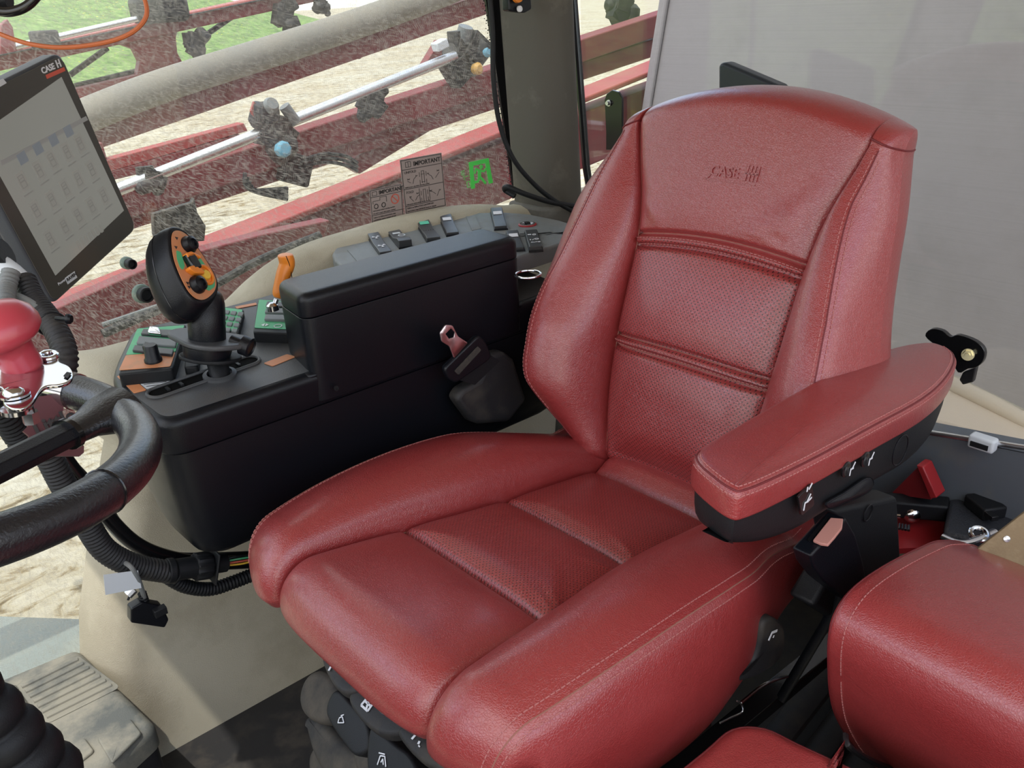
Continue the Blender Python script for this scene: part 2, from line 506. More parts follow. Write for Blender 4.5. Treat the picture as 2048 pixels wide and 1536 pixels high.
for sd in ('far', 'near'):
    region_mesh('bolster', BV, BUV, regs['bolster_'+sd], RED, shell)
    region_mesh('side_panel', BV, BUV, regs['side_'+sd], RED, shell)
def bcurve(col, j0, j1, off=.0008, t=0.0):
    out = []
    for j in range(j0, j1):
        a = BV[j*RL+col % RL]; b = BV[j*RL+(col+1) % RL]; p = a.lerp(b, t)
        cpt = V((p.x+.05, p.y*.7, p.z)); out.append(p+(p-cpt).normalized()*off)
    return out
ns = NA+NB
for c, t in ((ns-1, .2), (RL-ns, .8), (ns+1, .0), (RL-ns-1, .0)): obj('stitching', stitches(bcurve(c, 30, 205, .0005, t)), THREAD, shell)
for c in (ns, RL-ns): obj('piping', g_tube(resample(bcurve(c, 12, 208, -.0002), .003), .0011, 6), PIPING, shell)
# cord along the top corner of each bolster and round the shoulders
for sgn in (1, -1):
    j = 8+NR+1
    pts = [BV[j*RL+(c if sgn > 0 else (RL-c) % RL)] for c in range(NA, NA+NB+NC+4)]
    obj('piping', g_tube([p+V((-.0005, 0, .0005)) for p in pts], .0014, 6), PIPING, shell)
# dusty seams beside and between the panels
for c in (NA, RL-NA): obj('seam', g_tube(resample(bcurve(c, 12, 205, -.0005), .003), .0008, 6), SEAMD, shell)
for z0 in (.390, .2235, .206):
    j = 8+int((z0-.03)/(ZT-.03)*NR)
    cols = [(-NA+k) % RL for k in range(0, 2*NA+1)]
    obj('seam', g_tube([BV[j*RL+c]+V((-.0004, 0, 0)) for c in cols], .0009, 6), SEAMD, shell)
for z0 in (.385, .374, .219, .209):
    j = 8+int((z0-.03)/(ZT-.03)*NR)
    cols = [(-NA+2+k) % RL for k in range(0, 2*NA-3)]
    obj('stitching', stitches([BV[j*RL+c]+V((-.0012, 0, 0)) for c in cols]), THREAD, shell)
# embossed mark on the headrest panel
def bsurf(y, z):
    best = None
    j = 8+int((z-.03)/(zt(y)-.03)*NR)
    r = BV[j*RL:(j+1)*RL]
    cols = [(-NA+k) % RL for k in range(0, 2*NA+1)]
    for a, b in zip(cols, cols[1:]):
        if (r[a].y-y)*(r[b].y-y) <= 0:
            t = (y-r[a].y)/(r[b].y-r[a].y+1e-9); return r[a].lerp(r[b], t)
    return r[0]
ey = (bsurf(0, .50)-bsurf(0, .47)).normalized(); ex = V((0, -1, 0))
lg = bsurf(.032, .480)+V((-.0006, 0, 0))
txt = g_text('CASE', .021, lg, ex, ey, .0006, bold=.0002)
ih = []
ox = lg+ex*.060
for k in range(4): ih.append(g_line2([(k*.006, -.001), (k*.006+.0015, .019)], .0032, ox, ex, ey, .0008))
ih.append(g_line2([(0, .009), (.020, .009)], .003, ox, ex, ey, .0008))
ih.append(g_line2([(-.004, -.006), (.078, -.006)], .0016, lg, ex, ey, .0006))
ih.append(g_line2([(-.004, -.006), (.002, .001)], .0016, lg, ex, ey, .0006))
obj('embossed_mark', [txt]+ih, RED, shell, world=False)
obj('lower_bracket', [g_box((.31, .0, .03), (.05, .40, .10)), g_box((.30, -.265, .02), (.06, .03, .16)), g_box((.30, .265, .02), (.06, .03, .16))], STEELB, seat, bevel=.006, world=False)
obj('rear_shell', g_pad([V((.215+.19*z+.112, y, z)) for y, z in [(a*math.cos(t) if 1 else 0, .30+.25*math.sin(t)*abs(math.sin(t))**-.3) for t in [2*PI*k/40+.001 for k in range(40)] for a in (.2,)]], (1, 0, -.19), .02, .008), BLKM, seat, world=False)

# ---- cushion
C_wi = [(-.46, .155), (-.345, .158), (-.25, .152), (-.165, .145), (-.08, .134), (0, .128), (.2, .122), (.32, .125)]
C_ws = [(-.46, .236), (-.36, .248), (-.28, .264), (-.18, .274), (-.06, .277), (.04, .272), (.14, .248), (.22, .238), (.32, .235)]
C_hb = [(-.46, .008), (-.36, .016), (-.30, .034), (-.22, .052), (-.10, .068), (0, .072), (.08, .064), (.16, .050), (.22, .038), (.32, .035)]
C_wo = [(-.46, .235), (-.36, .262), (-.28, .286), (-.18, .300), (-.06, .303), (.04, .292), (.12, .274), (.2, .258), (.32, .25)]
C_dr = [(-.46, .05), (-.36, .070), (-.30, .080), (-.22, .125), (-.1, .150), (.05, .120), (.15, .075), (.32, .06)]
path = []  # (x, z, nx, nz, s) from rear to front, s is an x-like parameter
NP = 170
for i in range(NP+1):
    x = .31-(.31+.30)*i/NP
    zz = .045*max(0, (x-.215)/.095)**1.5 if x > .215 else 0
    path.append((x, zz, 0, 1, x))
RA = .050
for i in range(1, 25):
    a = math.radians(100)*i/24
    path.append((-.30-RA*math.sin(a), -RA+RA*math.cos(a), -math.sin(a), math.cos(a), -.30-RA*a))
lx, lz = path[-1][0], path[-1][1]
for i in range(1, 9):
    path.append((lx+.001*i, lz-.0012*i, -.985+.02*i, -.17-.03*i, -.30-RA*math.radians(100)-.0012*i))
def cush_half(s):
    wi, ws, hb, wo, dr = (cr(t, s) for t in (C_wi, C_ws, C_hb, C_wo, C_dr))
    seams = (-.46, -.165, .009, .200, .34)
    for a, b in zip(seams, seams[1:]):
        if a <= s <= b: tau = (s-a)/(b-a)
    if s < -.165: tau = max(tau, .5) if s < -.3125 else .5+(s+.3125)/.295
    if s < -.3: pv = 1
    else: pv = 1-abs(2*tau-1)**5
    pts = []
    for i in range(NA):
        y = wi*math.sin(PI/2*i/NA); f = y/wi
        h = .0+.016*pv*(1-f**5)-.004
        for c in (-.165, .009, .200): h -= .009*gz(s, c, .004)
        if .205 < s: h += .010*min(1, (s-.205)/.02)
        # pulled creases where the panels meet the near bolster
        g = .010*math.exp(-((wi-y)/.006)**2)
        pts.append((y, h-g))
    pts += bez([(wi, -.012), (wi-.002, hb*.8), (ws-.062, hb+.010), (ws, hb-.022)], NB)
    pts += bez([(ws, hb-.022), (ws+.016, hb-.030), (wo, -.020), (wo, -.045)], NC)
    pts += bez([(wo, -.045), (wo, -.045-(dr-.045)*.6), (wo-.010, -dr), (wo-.045, -dr-.004)], ND)
    pts += [((wo-.045)*(1-i/NE), -dr-.006*i/NE-.004) for i in range(NE)]
    return pts
rows = []; rs = []
for (x, z, nx, nz, s) in path:
    hf = cush_half(s); full = hf+[(0, hf[-1][1])]+[(-y, h) for y, h in hf[:0:-1]]
    lim = 1.0
    ring = []
    for y, h in full:
        if s < -.20 and h < -.02:   # keep the wrapped front from folding into itself
            hh = h
            px = x+nx*h; pz = z+nz*h
            if nx < 0: px = min(px, -.225+.0*y); pz = max(pz, -.11)
            if s < -.34: pz -= .024*min(1, max(0, (abs(y)-.13)/.06))*min(1, (-.34-s)/.04)
            ring.append(V((px, y, pz)))
        else:
            wz = .0
            if abs(y) < .15 and h > -.02:
                for (x0, y0, ang, ln, w, a) in ((-.13, -.115, 60, .05, .005, .003), (-.11, -.10, 50, .06, .005, .0025), (-.145, -.12, 75, .04, .004, .003), (-.15, .10, 110, .05, .006, .003), (.03, -.10, 70, .05, .005, .003), (-.03, -.10, 120, .04, .005, .002), (.02, .1, 110, .05, .005, .002)):
                    c_, s_ = math.cos(math.radians(ang)), math.sin(math.radians(ang))
                    u = (s-x0)*c_+(y-y0)*s_; v_ = -(s-x0)*s_+(y-y0)*c_
                    wz += a*math.exp(-(v_/w)**2-(u/ln*1.6)**2)
            ring.append(V((x+nx*(h+wz), y, z+nz*(h+wz))))
    rows.append(ring); rs.append(s)
CV = [p for r in rows for p in r]; CUV = [(p.y, s) for r, s in zip(rows, rs) for p in r]
regs = {}
for j in range(len(rows)-1):
    s = (rs[j]+rs[j+1])/2
    for i in range(RL):
        far = i < RL/2; c = i if far else RL-1-i
        f = (j*RL+i, j*RL+(i+1) % RL, (j+1)*RL+(i+1) % RL, (j+1)*RL+i)
        sd = 'far' if far else 'near'
        if c < NA: key = 'front' if s < -.165 else 'mid' if s < .009 else 'rear' if s < .2 else 'roll'
        elif c < NA+NB: key = 'bolster_'+sd
        else: key = 'side_'+sd
        if c >= NA+NB+NC+ND-1: key = 'base'
        regs.setdefault(key, []).append(f)
regs['base'].append(tuple((len(rows)-1)*RL+i for i in range(RL)))
regs['base'].append(tuple(i for i in range(RL))[::-1])
cush = region_mesh('cushion', CV, CUV, regs['base'], RED, seat)
region_mesh('front_panel', CV, CUV, regs['front'], RED, cush)
region_mesh('perforated_panel', CV, CUV, regs['mid'], REDR, cush)
region_mesh('perforated_panel', CV, CUV, regs['rear'], REDR, cush)
region_mesh('rear_roll', CV, CUV, regs['roll'], RED, cush)
for sd in ('far', 'near'):
    region_mesh('bolster', CV, CUV, regs['bolster_'+sd], RED, cush)
    region_mesh('side_panel', CV, CUV, regs['side_'+sd], RED, cush)
def ccurve(col, j0, j1, off=.0005, t=0.0):
    out = []
    for j in range(j0, j1):
        a = CV[j*RL+col % RL]; b = CV[j*RL+(col+1) % RL]; p = a.lerp(b, t)
        cpt = V((p.x if p.x > -.28 else -.28, p.y*.75, -.06)); out.append(p+(p-cpt).normalized()*off)
    return out
LR = len(rows)
for c, t in ((ns-1, .3), (RL-ns, .7), (ns+1, .2), (RL-ns-2, .8)): obj('stitching', stitches(ccurve(c, 18, LR-12, .0004, t)), THREAD, cush)
for c in (ns, RL-ns): obj('seam', g_tube(resample(ccurve(c, 10, LR-6, -.0004), .003), .0009, 6), SEAMD, cush)
for c in (NA, RL-NA): obj('seam', g_tube(resample(ccurve(c, 6, 150, -.0008), .003), .0008, 6), SEAMD, cush)
for s0 in (-.165, .009, .2):
    jj = min(range(LR), key=lambda j: abs(rs[j]-s0))
    obj('seam', g_tube([rows[jj][(-NA+k) % RL]+V((0, 0, .0002)) for k in range(2*NA+1)], .0009, 6), SEAMD, cush)
for c in (NA, RL-NA): obj('piping', g_tube(resample(ccurve(c, 150, LR-1, .0002), .003), .0013, 6), PIPING, cush)
# ================================================================ cab shell
GL_Y = .80
def tabz(pts, Y):
    q = sorted((at_y(x, y, Y) for x, y in pts), key=lambda p: p.x)
    return [(p.x, p.z) for p in q]
crest = tabz([(450, 606), (500, 560), (545, 524), (600, 492), (700, 459), (800, 431), (900, 412), (960, 408), (1030, 408)], .755)
crest = [(-.60, .17), (-.40, .175)]+crest+[(.75, crest[-1][1]), (.90, crest[-1][1])]
XL = [(-.60, at_y(150, 1310, .62).x), (-.37, at_y(163, 1285, .66).x), (-.15, at_y(218, 1110, .68).x), (.02, at_y(262, 970, .68).x), (.12, -.41), (.3, -.40)]
g_v = []; g_f = []
prof = [(.60, -.56, 0), (.615, -.50, 0), (.64, -.40, 0), (.66, -.30, 0), (.675, -.20, 0), (.685, -.10, 0), (.685, .0, 0), (.68, -.115, 1), (.675, -.075, 1), (.678, -.045, 1), (.69, -.022, 1), (.71, -.006, 1), (.735, 0, 1), (.76, -.001, 1), (.785, -.010, 1), (.796, -.03, 1), (.798, -.08, 1)]
NU = 90
def usamp(i): return (i/NU)**1.6
for i in range(NU+1):
    u = usamp(i)
    for (y, z, cflag) in prof:
        x0 = cr(XL, z if not cflag else .15)
        x = x0+(.90-x0)*u
        zz = z+(cr(crest, x) if cflag else 0)
        k = max(0, 1-(x-x0)/.07)
        yy = min(y+.10*(1-math.sqrt(max(0, 1-k*k))), .797)
        g_v.append(V((x, yy, zz)))
n = len(prof)
for i in range(NU):
    for j in range(n-1): g_f.append((i*n+j, i*n+j+1, (i+1)*n+j+1, (i+1)*n+j))
struct(obj('wall_right', (g_v, g_f), BEIGE, None, smooth=60))
struct(obj('floor', g_box((-.15, 0, -.575), (1.9, 1.24, .03)), BLKD))
struct(obj('light_block_left', g_box((.1, -1.16, -.16), (2.0, .04, .80)), BLKM))  # unseen panel added to block low sky light from the open door side
struct(obj('light_block_front', g_box((-1.42, 0, -.18), (.04, 2.2, .76)), BLKM))  # out of view panel added to cut ambient light low in the cab
struct(obj('trim_1', g_box((-.80, .70, -.535), (.5, .20, .05)), mat('pale sill', (.40, .44, .42), .5, dirt=((.5, .46, .36), .4, 8)), bevel=.01))
struct(obj('ceiling', g_box((.04, 0, 1.06), (1.80, 1.72, .05)), BEIGEL))  # unseen cab roof, front edge shaped to place the sun patch
# side glass with dust, splashes and fine scratches
def glassmat(name, scratch, film, tint=(.93, .95, .94), haze=(.55, .52, .46)):
    m = bpy.data.materials.new(name); m.use_nodes = True; nt = m.node_tree; nt.nodes.clear(); L = nt.links.new
    out = N(nt, 'ShaderNodeOutputMaterial'); tr = N(nt, 'ShaderNodeBsdfTransparent'); tr.inputs[0].default_value = (*tint, 1)
    gl = N(nt, 'ShaderNodeBsdfGlossy'); gl.inputs['Roughness'].default_value = .02
    fr = N(nt, 'ShaderNodeFresnel'); ge = N(nt, 'ShaderNodeNewGeometry'); io = N(nt, 'ShaderNodeMapRange'); io.inputs['To Min'].default_value = 1.5; io.inputs['To Max'].default_value = 1/1.5
    L(ge.outputs['Backfacing'], io.inputs['Value']); L(io.outputs[0], fr.inputs['IOR'])
    m1 = N(nt, 'ShaderNodeMixShader'); L(fr.outputs[0], m1.inputs[0]); L(tr.outputs[0], m1.inputs[1]); L(gl.outputs[0], m1.inputs[2])
    df = N(nt, 'ShaderNodeBsdfDiffuse'); df.inputs[0].default_value = (*haze, 1)
    tl = N(nt, 'ShaderNodeBsdfTranslucent'); tl.inputs[0].default_value = (*haze, 1)
    m0 = N(nt, 'ShaderNodeMixShader'); m0.inputs[0].default_value = .6; L(df.outputs[0], m0.inputs[1]); L(tl.outputs[0], m0.inputs[2])
    tc = N(nt, 'ShaderNodeTexCoord'); mp = N(nt, 'ShaderNodeMapping'); L(tc.outputs['Object'], mp.inputs[0])
    facs = []
    for rot, sc in ((.6, (760, 1, 80)), (-.35, (700, 1, 70)), (1.25, (740, 1, 76))):
        vr = N(nt, 'ShaderNodeVectorRotate', rotation_type='Y_AXIS'); vr.inputs['Angle'].default_value = rot; L(tc.outputs['Object'], vr.inputs['Vector'])
        mp = N(nt, 'ShaderNodeMapping'); mp.inputs['Scale'].default_value = sc
        L(vr.outputs[0], mp.inputs[0])
        nz = N(nt, 'ShaderNodeTexNoise'); nz.inputs['Scale'].default_value = 1; nz.inputs['Detail'].default_value = 1; nz.inputs['Distortion'].default_value = .6
        L(mp.outputs[0], nz.inputs['Vector'])
        r = N(nt, 'ShaderNodeMapRange'); r.inputs['From Min'].default_value = .60; r.inputs['From Max'].default_value = .65
        L(nz.outputs['Fac'], r.inputs['Value']); facs.append(r.outputs[0])
    a = N(nt, 'ShaderNodeMath', operation='MAXIMUM'); L(facs[0], a.inputs[0]); L(facs[1], a.inputs[1])
    b = N(nt, 'ShaderNodeMath', operation='MAXIMUM'); L(a.outputs[0], b.inputs[0]); L(facs[2], b.inputs[1])
    big = N(nt, 'ShaderNodeTexNoise'); big.inputs['Scale'].default_value = 3.5; big.inputs['Detail'].default_value = 4; L(tc.outputs['Object'], big.inputs['Vector'])
    r2 = N(nt, 'ShaderNodeMapRange'); r2.inputs['From Min'].default_value = .3; r2.inputs['From Max'].default_value = .7; r2.inputs['To Min'].default_value = .5; r2.inputs['To Max'].default_value = 1
    L(big.outputs['Fac'], r2.inputs['Value'])
    c = N(nt, 'ShaderNodeMath', operation='MULTIPLY'); L(b.outputs[0], c.inputs[0]); L(r2.outputs[0], c.inputs[1])
    d = N(nt, 'ShaderNodeMath', operation='MULTIPLY_ADD'); L(c.outputs[0], d.inputs[0]); d.inputs[1].default_value = scratch; d.inputs[2].default_value = film
    m2 = N(nt, 'ShaderNodeMixShader'); L(d.outputs[0], m2.inputs[0]); L(m1.outputs[0], m2.inputs[1]); L(m0.outputs[0], m2.inputs[2])
    L(m2.outputs[0], out.inputs[0]); return m
GLS = glassmat('scratched dusty glass', .36, .02)
GLR = glassmat('rear glass', .03, .03)
struct(obj('window_1', g_box((-.28, GL_Y+.004, .26), (1.78, .006, 1.54)), GLS))
RX = .86
struct(obj('window_2', g_box((RX+.004, -.02, .44), (.006, 1.66, 1.15)), GLR))
# rear wall below the glass, following its sloping lower edge
a = at_x(1880, 762, RX); b = at_x(2048, 846, RX)
sl = (b.z-a.z)/(b.y-a.y)
zr = lambda y: a.z+sl*(y-a.y)
struct(obj('wall_back', g_prism([(RX-.0, .8, -.56), (RX, -.8, -.56), (RX, -.8, zr(-.8) if zr(-.8) > -.3 else -.3), (RX, -.1, zr(-.1)), (RX, .30, zr(-.1)), (RX, .8, .2)], (.05, 0, 0)), BEIGE, bevel=.004))
struct(obj('trim_2', g_tube(catmull([(RX-.01, .30, zr(-.1)+.004), (RX-.01, -.1, zr(-.1)+.004), (RX-.01, -.4, zr(-.4)+.004), (RX-.01, -.8, zr(-.8)+.004)], 10), .016, 12), BEIGEL))
u0, u1 = at_x(1860, 752, .858), at_x(2048, 846, .858); v0, v1 = at_x(1890, 848, .66), at_x(2048, 888, .66)
du = (u1-u0)*1.0; dv = (v1-v0)*1.0
rim_ = [(u0-du*.6, v0-dv*.6), (u1+du*1.5, v1+dv*1.5)]
sh = [rim_[0][0], rim_[1][0], rim_[1][1], rim_[0][1]]
struct(obj('trim_8', g_prism(sh, (0, 0, -.03)), mat('pale tan vinyl', (.72, .62, .48), .65, bump=(500, .6)), bevel=.01))
# rear pillar
pl = [(985, 0), (1140, 0)]
P0 = at_y(1103, 400, .70); P1 = at_y(1080, 0, .70)
dz = P1-P0; Pb = P0-dz*.05; Pt = P0+dz*((1.04-P0.z)/dz.z)
w2 = (at_y(1152, 300, .70)-at_y(1030, 300, .70)).x/2*.63
sec = [(-w2, -.02), (-w2*.75, -.055), (-w2*.2, -.075), (w2*.45, -.07), (w2*.9, -.045), (w2*1.02, -.01), (w2, .07), (-w2, .07)]
def ring_at(P, s=1): return [P+V((x*s, y*s, 0)) for x, y in sec]
A_, B_ = ring_at(Pb), ring_at(Pt)
struct(obj('trim_3', (A_+B_, [tuple(range(8))[::-1], tuple(range(8, 16))]+[(i, (i+1) % 8, 8+(i+1) % 8, 8+i) for i in range(8)]), PILLAR, bevel=.012, smooth=40))
bot = [P0+V((x*1.25, y*1.3-.004, -.09)) for x, y in sec]; top = [P0+V((x*1.12, y*1.15, .0)) for x, y in sec]
struct(obj('trim_4', (bot+top, [tuple(range(8))[::-1], tuple(range(8, 16))]+[(i, (i+1) % 8, 8+(i+1) % 8, 8+i) for i in range(8)]), PILLAR, bevel=.01, smooth=40))
# black ceramic edge of the side glass and its dotted border
q0 = at_y(972, 0, .79); q1 = at_y(1030, 395, .79); q2 = at_y(1045, 395, .79); q3 = at_y(1018, 0, .79)
struct(obj('trim_5', g_prism([q0+(q0-q1)*.6, q1, q2, q3+(q3-q2)*.6], (0, .006, 0)), GLOSSB))
gs = []
for k in range(46):
    f = k/45; c = (q0+(q0-q1)*.02).lerp(q1, f)+V((-.004-.003*(k % 2), 0, 0))
    gs.append(g_lathe([(.0016, 0), (.0016, .0008)], c, (0, -1, 0), 8))
    gs.append(g_lathe([(.0011, 0), (.0011, .0008)], c+V((-.0055, 0, .004)), (0, -1, 0), 8))
o = struct(obj('trim_6', gs, BLK)); 
# rear glass frame
q = [at_x(1142, -60, RX), at_x(1172, 330, RX)]
struct(obj('trim_7', g_tube([q[0]+(q[0]-q[1])*.5, q[1], q[1]+V((0, -.01, -.05)), q[1]+V((0, -.05, -.085)), q[1]+V((0, -.15, -.11))], .010, 10), GLOSSB))
# decals stuck to the side glass
def frame(bl, br, tl, Y=.7985):
    o = at_y(*bl, Y); x = at_y(*br, Y); t = at_y(*tl, Y)
    return o, (x-o), (t-o)
def decal(name, bl, br, tl, lab, parts):
    o, ex, ey = frame(bl, br, tl); W = ex.length; H = ey.length
    n = ex.cross(ey).normalized(); ex.normalize(); ey.normalize()
    if n.y > 0: n = -n
    ob = obj(name, g_prism([o, o+ex*W, o+ex*W+ey*H, o+ey*H], n*.0006), DECAL)
    tag(ob, lab, 'sticker')
    o2 = o+n*.0007
    parts(ob, o2, ex, ey, W, H)
    return ob
def bigdec(ob, o, ex, ey, W, H):
    P = lambda x, y: (x*W, y*H)
    g = []
    for pts in ([P(.02, .02), P(.98, .02), P(.98, .98), P(.02, .98), P(.02, .02)], [P(.02, .81), P(.98, .81)], [P(.02, .46), P(.98, .46)], [P(.02, .15), P(.98, .15)]): g.append(g_line2(pts, .0012, o, ex, ey))
    obj('ruled_border', g, DARKPRINT, ob)
    T = lambda s, x, y, sz, b=.0: g_text(s, sz, o+ex*x*W+ey*y*H, ex, ey, bold=b)
    obj('heading', T('IMPORTANT', .30, .855, .0125, .0003), DARKPRINT, ob)
    g = [T('UNFOLD', .07, .735, .0075), T('FOLD', .07, .375, .0075), T('1st', .60, .66, .0045), T('2nd', .84, .68, .0045), T('2nd', .12, .62, .0045), T('1st', .32, .66, .0045), T('1st', .13, .30, .0045), T('2nd', .30, .34, .0045), T('2nd', .62, .34, .0045), T('1st', .85, .32, .0045),
         T('Unfold sprayer only before operating machine', .05, .48, .0034), T('Fold sprayer before driving machine on road', .05, .17, .0034), T('Failure to follow FOLD and UNFOLD', .05, .10, .0045), T('instructions may DAMAGE boom or chassis', .05, .045, .0042)]
    obj('small_print', g, DARKPRINT, ob)
    g = [g_line2([P(a, b) for a, b in q], .0009, o, ex, ey) for q in (
        [(.12, .85), (.12, .94), (.18, .945), (.18, .85), (.12, .85)], [(.18, .85), (.24, .85), (.24, .94), (.18, .945)],
        [(.46, .68), (.54, .68)], [(.46, .54), (.54, .54)], [(.47, .52), (.47, .74), (.53, .74), (.53, .52)], [(.42, .64), (.42, .72)], [(.58, .64), (.58, .72)], [(.42, .5), (.42, .58)], [(.58, .5), (.58, .58)],
        [(.2, .56), (.13, .60)], [(.34, .66), (.28, .62), (.25, .54)], [(.64, .65), (.70, .62), (.74, .55)], [(.80, .57), (.90, .66)],
        [(.47, .18), (.47, .40), (.53, .40), (.53, .18)], [(.42, .3), (.42, .38)], [(.58, .3), (.58, .38)], [(.42, .18), (.42, .25)], [(.58, .18), (.58, .25)], [(.38, .17), (.38, .43)], [(.62, .20), (.62, .43)],
        [(.14, .30), (.22, .22)], [(.27, .23), (.32, .29), (.38, .32)], [(.64, .34), (.72, .31), (.77, .27)], [(.86, .32), (.80, .23)])]
    obj('diagram', g, DARKPRINT, ob)
decal('boom_decal', (811, 430), (892, 412), (799, 320), 'larger grey IMPORTANT decal with FOLD and UNFOLD diagrams on the side window', bigdec)
def smalldec(ob, o, ex, ey, W, H):
    P = lambda x, y: (x*W, y*H)
    g = [g_line2(pts, .0011, o, ex, ey) for pts in ([P(.02, .02), P(.98, .02), P(.98, .98), P(.02, .98), P(.02, .02)], [P(.02, .78), P(.98, .78)], [P(.02, .25), P(.98, .25)])]
    obj('ruled_border', g, DARKPRINT, ob)
    T = lambda s, x, y, sz, b=.0: g_text(s, sz, o+ex*x*W+ey*y*H, ex, ey, bold=b)
    obj('heading', T('IMPORTANT', .28, .83, .0108, .0003), DARKPRINT, ob)
    obj('small_print', [T('Fold sprayer before towing machine', .06, .36, .0037), T('DO NOT couple with sprayer unfolded', .06, .28, .0034), T('Failure to follow instructions may', .06, .16, .0040), T('DAMAGE centre section of unit', .06, .08, .0042)], DARKPRINT, ob)
    c1 = o+ex*.17*W+ey*.50*H; c2 = o+ex*.40*W+ey*.50*H
    g = [g_ring2(.0045, .0016, c1, ex, ey), g_ring2(.0045, .0016, c2, ex, ey), g_line2([P(.08, .58), P(.08, .66), P(.3, .66), P(.3, .74), P(.5, .74), P(.5, .58)], .0008, o, ex, ey), g_line2([P(.08, .82), P(.08, .93), P(.22, .93), P(.22, .82), P(.08, .82)], .0008, o, ex, ey)]
    obj('diagram', g, DARKPRINT, ob)
    c = o+ex*.77*W+ey*.60*H
    obj('prohibition_sign', [g_ring2(.0095, .002, c, ex, ey), g_line2([(-.007, .007), (.007, -.007)], .002, c, ex, ey)], REDPR, ob)
decal('towing_decal', (744, 449), (807, 434), (738, 381), 'smaller grey IMPORTANT decal with red prohibition circle on the side window', smalldec)
o, ex, ey = frame((942, 378), (984, 368), (935, 325)); W = ex.length; H = ey.length; ex.normalize(); ey.normalize()
P = lambda x, y: (x*W, y*H)
o = o-V((0, .0008, 0))
door = g_poly2([P(0, 0), P(.04, 1), P(.97, 1), P(1.04, .04), P(.84, .04), P(.79, .84), P(.22, .84), P(.18, 0)], o, ex, ey)
o = o-V((0, .0003, 0))
man = [g_lathe([(.0045, 0), (.0045, .0008)], o+ex*.58*W+ey*.74*H, (0, -1, 0), 16), g_line2([P(.48, .62), P(.44, .40)], .0095, o-V((0, .0002, 0)), ex, ey), g_line2([P(.50, .62), P(.32, .70), P(.26, .56)], .0045, o, ex, ey), g_line2([P(.52, .60), P(.68, .55), P(.84, .66)], .0045, o, ex, ey), g_line2([P(.44, .38), P(.34, .22), P(.12, .22)], .0058, o, ex, ey), g_line2([P(.46, .38), P(.58, .24), P(.68, .10)], .0058, o, ex, ey)]
eo = tag(obj('exit_sign', door, EXITG), 'bright green emergency exit sticker of a door frame on the side window', 'sign')
obj('running_figure', man, EXITG, eo)
hd = []
for k in range(6): hd.append(g_line2([(-.022+.001*k*(k > 2), H*(.72-.06*k)), (-.013, H*(.74-.07*k))], .0012, o, ex, ey))
hd += [g_line2([(-.012, H*.50), (-.004, H*.52)], .001, o, ex, ey), g_line2([(-.010, H*.10), (-.010, H*.30), (-.002, H*.30), (-.002, H*.08), (-.010, H*.10)], .0012, o, ex, ey)]
obj('hand_print', hd, EXITG, eo)
# round rubber window stops on the glass
def stop(px, r, lab, Y=.797):
    p = at_y(*px, Y); t = thing('window_stop', lab, 'rubber stop', p, 'rubber stops on the side window')
    k = r
    obj('rim', g_lathe([(k*1.02, 0), (k*1.18, .004), (k*1.18, .012), (k*.98, .016)], p, (.1, -1, .05), 26), GRNRIM, t, bevel=.001)
    obj('plug', g_lathe([(k*.95, .010), (k*.95, .030), (k*.72, .032), (k*.70, .022), (0.0005, .022)], p, (.1, -1, .05), 26), BLKM, t, bevel=.001)
stop((250, 525), .0092, 'upper small round rubber window stop with green grey rim beside the joystick')
stop((280, 586), .0142, 'larger round rubber window stop with green grey rim just left of joystick head')
stop((208, 742), .0110, 'lowest round rubber window stop half hidden behind the console corner')
# ================================================================ right hand console
CN = V((0, -.085, 1)).normalized(); CP0 = V((0, .33, .195))
def ct(x, y, up=0): return on_plane(x, y, CP0+CN*up, CN)
def rect_pts(pts, r, n=5):
    """round the corners of a convex polygon"""
    pts = [V(p) for p in pts]; out = []; L = len(pts)
    for i in range(L):
        a, b, c = pts[i-1], pts[i], pts[(i+1) % L]
        u = (a-b).normalized(); w = (c-b).normalized()
        rr = min(r, (a-b).length*.45, (c-b).length*.45)
        p0 = b+u*rr; p1 = b+w*rr
        for k in range(n+1):
            t = k/n; out.append(p0*(1-t)**2+b*2*t*(1-t)+p1*t*t)
    return out
def dens(pts, step=.02):
    pts = [V(p) for p in pts]; out = []
    for i in range(len(pts)):
        a, b = pts[i], pts[(i+1) % len(pts)]; m = max(1, int((b-a).length/step))
        for k in range(m): out.append(a.lerp(b, k/m))
    return out
console = thing('side_console', 'black plastic control console standing between red seat and side window', 'console', (0, .45, 0))
cz = lambda x, y: V((x, y, .195+.085*(y-.33)))
poly = [cz(.36, .335), cz(-.395, .335), ct(240, 790), ct(221, 752), ct(229, 722), ct(262, 655), cz(-.26, .665), cz(.36, .665)]
top = dens(rect_pts(poly, .035, 6), .03)
obj('console_top', g_pad(top, CN, .055, .014, rb=.004), BLK, console, smooth=50)
tc_ = top if sum(((top[i]).cross(top[(i+1) % len(top)]) for i in range(len(top))), V()).dot(CN) > 0 else top[::-1]
obj('top_skin', g_prism([p-CN*.0002 for p in inset_ring(tc_, CN, .013)], CN*.0007), CONTOP, console, smooth=0)  # dusty skin over the black top, its grey also carrying painted sky reflection
low = [p.lerp(sum(top, V())/len(top), .012)-CN*.056 for p in top]
c0 = sum(low, V())/len(low)
lv = []; L = len(low)
for k, (dz, s) in enumerate(((0, 1), (.06, .995), (.11, .985), (.15, .965), (.172, .945), (.183, .90))):
    lv += [c0+(p-c0)*s*1.0-V((0, 0, dz)) + V((0, (.0), 0)) for p in low]
fs = [(k*L+i, k*L+(i+1) % L, (k+1)*L+(i+1) % L, (k+1)*L+i) for k in range(5) for i in range(L)]+[tuple(range(L)), tuple(5*L+i for i in range(L))]
obj('console_body', (lv, fs), BLK, console, smooth=50)
